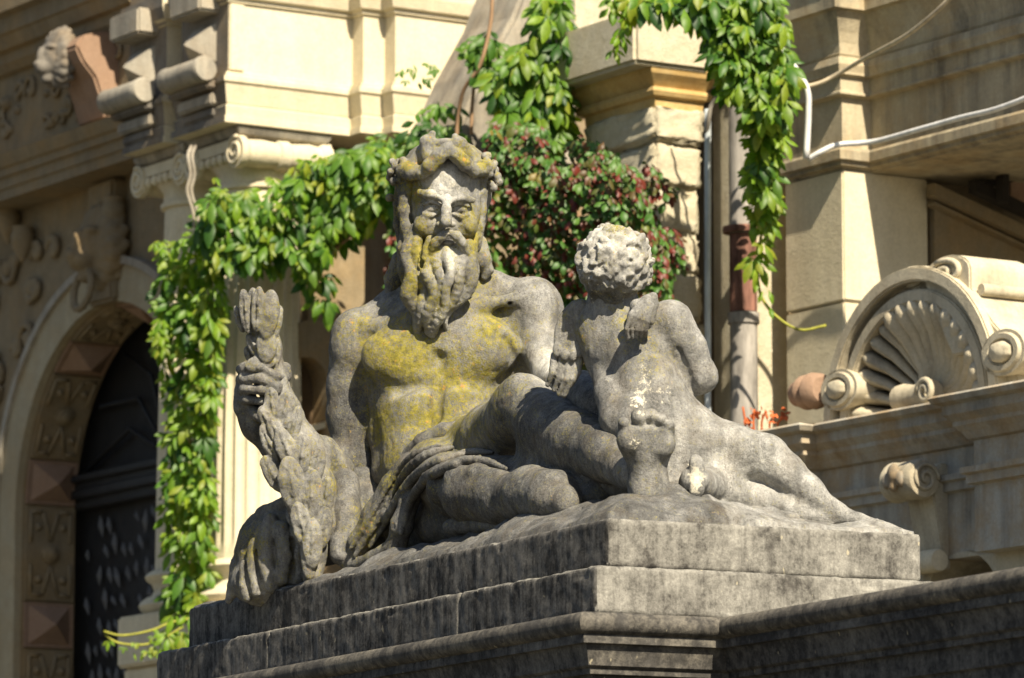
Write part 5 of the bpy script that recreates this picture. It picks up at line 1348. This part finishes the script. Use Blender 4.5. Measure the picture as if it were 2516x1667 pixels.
tag(c1, 'thick white cable bending down the wing wall beside the hanging creeper', 'cable')
c2 = tube('cable', smooth_path([W(1985, 392, 17.8), W(2020, 372, 17.78), W(2060, 356, 17.78), W(2150, 348, 17.72), W(2260, 318, 17.5), W(2360, 290, 17.3), W(2450, 268, 17.1), W(2560, 226, 16.9)], 5), .010, M_WHITE, None, 10)
tag(c2, 'white cable lying along the string course of the wing', 'cable')
c3 = tube('cable', smooth_path([W(1920, 196, 17.85), W(1960, 212, 17.8), W(2010, 206, 17.78), W(2070, 176, 17.75), W(2128, 142, 17.6), W(2220, 92, 17.3), W(2290, 38, 17.1), W(2350, -20, 17)], 5), .008, paint('beige_cable', (.45, .38, .27)), None, 8)
tag(c3, 'thin beige cable rising across the mouldings of the wing', 'cable')
c4 = empty('cable', 'pair of grey cables hanging from the shaded column capital', 'cable', W(465, 380, 19.5))
for dx in (0, 10):
    adopt(c4, tube('strand', smooth_path([W(470 + dx, 360, 19.7), W(462 + dx, 385, 19.6), W(468 + dx, 430, 19.6), W(460 + dx, 470, 19.6), W(474 + dx, 520, 19.6), W(478 + dx, 560, 19.6)], 4), .008, M_GREY, None, 6))
# ------------------------------------------------------------------ creepers: stems plus single leaves
def mat_leaf(name, cols, trans=0.38, rough=0.48):
    t = NT(name)
    geo = t.n('ShaderNodeNewGeometry'); oi = t.n('ShaderNodeObjectInfo')
    r = t.math('FRACT', t.math('ADD', t.math('MULTIPLY', geo.outputs['Random Per Island'], .45), oi.outputs['Random']))
    k = len(cols)
    col = t.ramp(r, [(i / (k - 1), c) for i, c in enumerate(cols)])
    col = t.mix(1.0, col, t.ramp(t.noise(t.coord('Object'), 40, 3, .6), [(.3, .75), (.7, 1.2)]), 'MULTIPLY')
    t.l(col, t.b.inputs['Base Color']); t.b.inputs['Roughness'].default_value = rough; t.b.inputs['Specular IOR Level'].default_value = .45
    tr = t.n('ShaderNodeBsdfTranslucent'); t.l(t.mix(1.0, col, (1.35, 1.5, .5), 'MULTIPLY'), tr.inputs['Color'])
    mx = t.n('ShaderNodeMixShader', Fac=trans); t.l(t.b.outputs[0], mx.inputs[1]); t.l(tr.outputs[0], mx.inputs[2])
    t.l(mx.outputs[0], t.t.nodes['Material Output'].inputs['Surface'])
    return t.m
GREENS = [(0.016, 0.058, 0.008), (0.028, 0.085, 0.010), (0.045, 0.125, 0.012), (0.07, 0.17, 0.014), (0.12, 0.23, 0.018), (0.06, 0.15, 0.014), (0.11, 0.20, 0.02), (0.045, 0.12, 0.012)]
YELLOWS = [(0.10, 0.21, 0.012), (0.17, 0.29, 0.015), (0.22, 0.31, 0.02), (0.11, 0.22, 0.015), (0.25, 0.28, 0.025), (0.16, 0.25, 0.02)]
REDS = [(0.045, 0.12, 0.018), (0.10, 0.19, 0.03), (0.06, 0.15, 0.02), (0.03, 0.09, 0.014), (0.06, 0.15, 0.02), (0.09, 0.18, 0.03), (0.05, 0.13, 0.02), (0.16, 0.028, 0.018), (0.11, 0.028, 0.016), (0.08, 0.10, 0.02), (0.07, 0.16, 0.02), (0.18, 0.13, 0.025), (0.035, 0.10, 0.015), (0.05, 0.12, 0.02)]
M_LEAF = mat_leaf('creeper_leaf', GREENS); M_LEAFY = mat_leaf('young_creeper_leaf', YELLOWS, .45); M_LEAFR = mat_leaf('autumn_creeper_leaf', REDS, .3)
M_TENDRIL = paint('green_tendril', (0.26, 0.26, 0.04), .6, .3)
M_BERRY = paint('dark_berry', (0.20, 0.03, 0.03), .4)

def leaflet(L, Wd, ang, curl, fold, org=(0, 0, 0)):
    """one folded ovate blade: origin at its stalk, tip hanging along -z, facing -y"""
    prof = [(.0, .03), (.2, .42), (.46, .98), (.68, .88), (.88, .42), (1.0, .0)]
    v, f = [], []
    for t, w in prof:
        z = -t * L; y = curl * L * t * t
        for s in (-1, 0, 1):
            v.append((s * w * Wd / 2, y - (fold * Wd * w if s == 0 else 0) * -1 * -1, z))
    for i in range(len(prof) - 1):
        for s in (0, 1): f.append((i * 3 + s, i * 3 + s + 1, i * 3 + s + 4, i * 3 + s + 3))
    ca, sa = math.cos(ang), math.sin(ang)
    v = [(x * ca - z * sa + org[0], y + org[1], x * sa + z * ca + org[2]) for x, y, z in v]
    return v, f
def leaf_mesh(name, n, L, Wd, seed, mat):
    rnd = random.Random(seed); V, F = [], []
    spread = {5: 1.3, 3: .75, 1: 0}[n]
    for k in range(n):
        a = (k - (n - 1) / 2) / max(1, (n - 1) / 2) * spread + rnd.uniform(-.1, .1)
        s = (1 - .38 * abs(a) / 1.2) * rnd.uniform(.88, 1.1)
        v, f = leaflet(L * s, Wd * s, a, rnd.uniform(.02, .28), rnd.uniform(.14, .30), (-.012 * math.sin(-a) , rnd.uniform(-.006, .006), -.012 * math.cos(a)))
        F += [tuple(i + len(V) for i in q) for q in f]; V += v
    me = bpy.data.meshes.new(name); me.from_pydata(V, [], F); me.update()
    me.polygons.foreach_set('use_smooth', [True] * len(me.polygons)); me.materials.append(mat)
    return me
LM = {m: [leaf_mesh('leaf', n, .096, .037, i, mt) for i, n in enumerate((5, 3, 3, 5, 3, 1))] for m, mt in (('g', M_LEAF), ('y', M_LEAFY))}
LR = [leaf_mesh('leaf', n, .05, .027, i + 40, M_LEAFR) for i, n in enumerate((3, 1, 3, 1, 5, 3))]

def leaf_matrix(P, rnd, size, yaw=.7, lean=(.1, .75), roll=.4):
    m = Matrix.Rotation(-HEAD + .25 + rnd.uniform(-yaw, yaw), 4, 'Z') @ Matrix.Rotation(-rnd.uniform(*lean), 4, 'X') @ Matrix.Rotation(rnd.uniform(-roll, roll), 4, 'Y')
    return Matrix.Translation(Vector(P)) @ m @ Matrix.Scale(size, 4)

def in_poly(x, y, poly):
    c = False; j = len(poly) - 1
    for i in range(len(poly)):
        xi, yi = poly[i]; xj, yj = poly[j]
        if (yi > y) != (yj > y) and x < (xj - xi) * (y - yi) / (yj - yi) + xi: c = not c
        j = i
    return c

def creeper(name, label, cat, zones, stems, seed, base):
    """zones: (polygon px, depth, thickness, count, mesh list, size range); the largest 300 leaves are parts, the rest one mass"""
    rnd = random.Random(seed)
    root = empty(name, label, cat, base)
    for st, r in stems:
        o = tube('stem', smooth_path([W(*p) for p in st], 4), r, M_TWIG if r > .0065 else M_TENDRIL, None, 6); adopt(root, o)
    todo = []
    for poly, dep, th, cnt, meshes, (s0, s1) in zones:
        xs = [p[0] for p in poly]; ys_ = [p[1] for p in poly]; n = 0; used = []
        tries = 0
        while n < cnt and tries < cnt * 60:
            tries += 1
            x, y = rnd.uniform(min(xs), max(xs)), rnd.uniform(min(ys_), max(ys_))
            if not in_poly(x, y, poly): continue
            dmin = 9 if len(todo) < 300 else 5
            if tries < cnt * 30 and any((x - a) ** 2 + (y - b_) ** 2 < dmin ** 2 for a, b_ in used[-60:]): continue
            used.append((x, y)); n += 1
            d_ = dep(x, y) if callable(dep) else dep
            todo.append((rnd.uniform(s0, s1), x, y, d_ - rnd.random() * th, rnd.choice(meshes)))
    order = sorted(range(len(todo)), key=lambda i: -todo[i][0])
    keep = set(order[:300]); V, F, mats = [], [], None
    off = Vector(root.location)
    for i, (s, x, y, d_, me) in enumerate(todo):
        M = leaf_matrix(W(x, y, d_), rnd, s)
        if i in keep:
            o = bpy.data.objects.new('leaf', me); COL.objects.link(o); o.parent = root
            o.matrix_local = Matrix.Translation(-off) @ M
        else:
            k = len(V); V += [M @ v.co for v in me.vertices]; F += [tuple(q + k for q in p.vertices) for p in me.polygons]; mats = me.materials[0]
    if V:
        me = bpy.data.meshes.new('small_foliage'); me.from_pydata([tuple(v) for v in V], [], F); me.update()
        me.polygons.foreach_set('use_smooth', [True] * len(F)); me.materials.append(mats)
        o = bpy.data.objects.new('small_foliage', me); COL.objects.link(o); tag(o, kind='stuff'); adopt(root, o)
    return root

G_, Y_ = LM['g'], LM['y']; MIX = G_ * 2 + Y_
dcol = lambda x, y: 19.76 + max(0, (520 - x)) * .0018
creeper('creeper_vine', 'green creeper climbing the fluted column and arching towards the head', 'vine', [
    ([(398, 620), (470, 560), (560, 580), (545, 760), (530, 900), (520, 1060), (520, 1250), (515, 1400), (480, 1510), (450, 1500), (410, 1440), (410, 1200), (420, 1000), (395, 900), (385, 760)], dcol, .14, 400, MIX, (.5, 1.2)),
    ([(470, 560), (520, 480), (560, 470), (650, 440), (760, 380), (880, 360), (960, 320), (985, 420), (960, 520), (880, 560), (810, 600), (770, 690), (720, 640), (640, 640), (560, 640)], 19.78, .26, 400, G_ + G_ + G_ + Y_[2:4], (.5, 1.3)),
    ([(510, 430), (545, 425), (555, 500), (520, 500)], 19.55, .05, 7, Y_, (.5, .7)),
    ([(400, 580), (420, 610), (380, 620), (370, 600)], 19.7, .05, 5, Y_, (.5, .6)),
    ([(760, 660), (810, 660), (815, 730), (780, 790), (750, 740)], 19.7, .1, 9, G_, (.9, 1.2)),
    ([(420, 1500), (470, 1500), (465, 1590), (430, 1600), (410, 1560)], 19.6, .1, 12, Y_ + G_, (.7, 1.0)),
    ([(900, 1120), (950, 1100), (950, 1200), (900, 1200)], 19.4, .1, 14, G_, (.9, 1.1)),
    ([(250, 1540), (300, 1570), (380, 1560), (400, 1540), (400, 1600), (280, 1600)], 19.56, .04, 14, Y_, (.25, .5)),
    ([(385, 780), (400, 760), (405, 860), (385, 840)], 19.7, .05, 7, Y_, (.55, .8)),
], [([(470, 1560, 19.84), (455, 1300, 19.84), (470, 1000, 19.82), (480, 760, 19.8), (540, 600, 19.78), (680, 520, 19.76), (860, 440, 19.76), (960, 400, 19.76)], .007),
    ([(470, 1520, 19.62), (420, 1530, 19.58), (370, 1550, 19.56), (300, 1562, 19.55), (255, 1552, 19.55)], .005),
    ([(450, 1540, 19.62), (400, 1570, 19.6), (350, 1585, 19.58), (290, 1580, 19.56), (258, 1560, 19.56)], .005),
    ([(910, 520, 19.7), (880, 560, 19.7), (800, 640, 19.7), (770, 720, 19.7)], .008)], 5, W(470, 1600, 19.7))
creeper('creeper_vine', 'creeper with fading leaves hanging over grey buttress above the bearded head', 'vine', [
    ([(1330, -30), (1380, -30), (1400, 120), (1390, 260), (1400, 330), (1330, 380), (1230, 370), (1240, 260), (1200, 200), (1270, 120), (1310, 60)], 19.0, .3, 360, G_ + G_ + Y_, (.6, 1.25)),
    ([(1120, 110), (1200, 70), (1240, 120), (1230, 200), (1170, 160)], 19.0, .1, 20, G_, (.8, 1.1)),
    ([(1000, 330), (1040, 250), (1110, 230), (1140, 300), (1100, 340), (1010, 380)], 19.2, .12, 24, G_, (.8, 1.2)),
    ([(960, 160), (1070, 150), (1070, 200), (1000, 200)], 19.2, .1, 16, [LM['g'][2], LM['g'][5]], (.3, .45)),
], [([(1210, -20, 18.9), (1205, 60, 18.9), (1180, 160, 18.9), (1140, 220, 18.95), (1125, 290, 19.0), (1122, 340, 19.0)], .008),
    ([(1168, 180, 18.98), (1160, 260, 19.0), (1158, 330, 19.0)], .007), ([(1370, -20, 19), (1350, 120, 19), (1310, 260, 19), (1290, 380, 19)], .012)], 9, W(1200, 700, 19.2))
dbush = lambda x, y: 18.55 - .5 * max(0, min(1, (x - 1250) / 250))
creeper('creeper_bush', 'mass of small red and green autumn creeper between the two heads', 'vine', [
    ([(1190, 400), (1240, 340), (1330, 370), (1420, 400), (1480, 360), (1560, 400), (1590, 480), (1620, 540), (1640, 620), (1640, 720), (1560, 760), (1400, 790), (1300, 740), (1200, 680), (1170, 560)], dbush, .4, 1800, LR, (.6, 1.2)),
    ([(1200, 300), (1330, 300), (1340, 420), (1220, 430)], dbush, .3, 170, LR, (.8, 1.2)),
    ([(1250, 330), (1330, 320), (1330, 400), (1270, 420)], 18.4, .2, 16, G_, (.7, 1.0)),
    ([(1560, 380), (1610, 400), (1660, 470), (1640, 500), (1580, 460)], dbush, .2, 26, LR, (.6, 1.1)),
    ([(1630, 540), (1680, 580), (1670, 660), (1630, 640)], dbush, .2, 24, LR, (.6, 1.1)),
    ([(1400, 330), (1500, 340), (1500, 400), (1400, 390)], dbush, .2, 36, LR, (.6, 1.1)),
    ([(1600, 700), (1660, 730), (1640, 780), (1590, 760)], dbush, .2, 18, LR, (.6, 1.1)),
    ([(1230, 720), (1560, 740), (1540, 1000), (1500, 1250), (1300, 1250), (1240, 950)], 18.6, .5, 700, LR, (.7, 1.1)),
    ([(1150, 480), (1200, 500), (1200, 660), (1160, 640)], 18.9, .2, 60, LR, (.7, 1.1)),
    ([(960, 560), (985, 560), (985, 720), (955, 700)], 19.3, .1, 24, LR, (.7, 1.1)),
], [([(1420, 2900, 18.7), (1410, 1400, 18.7), (1400, 900, 18.6), (1380, 600, 18.6)], .02), ([(1330, 2900, 18.8), (1340, 1400, 18.8), (1320, 800, 18.7), (1300, 500, 18.7)], .016), ([(1295, 400, 18.3), (1320, 440, 18.28), (1340, 500, 18.28), (1342, 570, 18.3)], .010), ([(1460, 780, 18.6), (1440, 600, 18.6), (1400, 480, 18.6)], .012), ([(1300, 780, 18.7), (1310, 600, 18.7), (1280, 420, 18.7)], .012), ([(1370, 560, 18.35), (1380, 480, 18.35), (1400, 430, 18.35)], .006)], 13, W(1400, 900, 18.8))
creeper('creeper_vine', 'bright green creeper hanging down the rainwater pipe beside the wing', 'vine', [
    ([(1500, -30), (1560, -30), (1570, 15), (1500, 30)], 17.95, .15, 14, MIX, (.7, 1.0)),
    ([(1560, -40), (1900, -40), (1930, 60), (1940, 180), (1935, 250), (1880, 290), (1850, 250), (1780, 230), (1760, 160), (1740, 80), (1690, 20), (1570, 5)], 17.9, .3, 360, MIX, (.6, 1.15)),
    ([(1840, 240), (1925, 250), (1925, 330), (1900, 400), (1905, 470), (1880, 520), (1850, 470), (1835, 360)], 17.95, .16, 110, MIX + Y_, (.6, 1.05)),
    ([(1850, 470), (1905, 470), (1890, 570), (1870, 650), (1845, 660), (1850, 560)], 17.98, .1, 32, Y_, (.7, .95)),
    ([(1535, 20), (1555, 20), (1520, 110), (1495, 130)], 17.85, .05, 6, Y_, (.5, .8)),
    ([(1860, 680), (1880, 680), (1910, 780), (1895, 790)], 17.98, .04, 4, [Y_[5]], (.45, .6)),
], [([(1800, -30, 18.05), (1860, 120, 18.02), (1890, 260, 18.0), (1885, 420, 18.0), (1872, 560, 18.0), (1862, 690, 18.0), (1890, 760, 17.98), (1960, 810, 17.95), (2030, 800, 17.95)], .006),
    ([(1545, 0, 17.85), (1530, 60, 17.85), (1505, 130, 17.85)], .004)], 17, W(1830, 1000, 18.1))
# dried red weeds on the ledge
M_DRY = paint('dried_orange_leaf', (0.42, 0.10, 0.03), .7, .4)
wd = empty('dry_weed', 'small dried orange weed on the ledge below the downpipe', 'weed', W(1850, 1090, 17.2))
rnd = random.Random(4)
for k in range(5):
    x0 = 1835 + k * 20; adopt(wd, tube('stem', smooth_path([W(x0, 1090, 17.2), W(x0 - 4, 1040, 17.2), W(x0 - 10 + 8 * k, 1000 + 6 * k, 17.2)], 3), .004, M_DRY, None, 5))
lmD = leaf_mesh('dry_leaf', 3, .05, .028, 77, M_DRY)
for k in range(16):
    o = bpy.data.objects.new('dry_leaf', lmD); COL.objects.link(o); o.parent = wd
    o.matrix_local = Matrix.Translation(-Vector(wd.location)) @ leaf_matrix(W(rnd.uniform(1828, 1925), rnd.uniform(1000, 1080), 17.2), rnd, rnd.uniform(.5, .9), 1.5, (-.5, 1.2), 1.5)
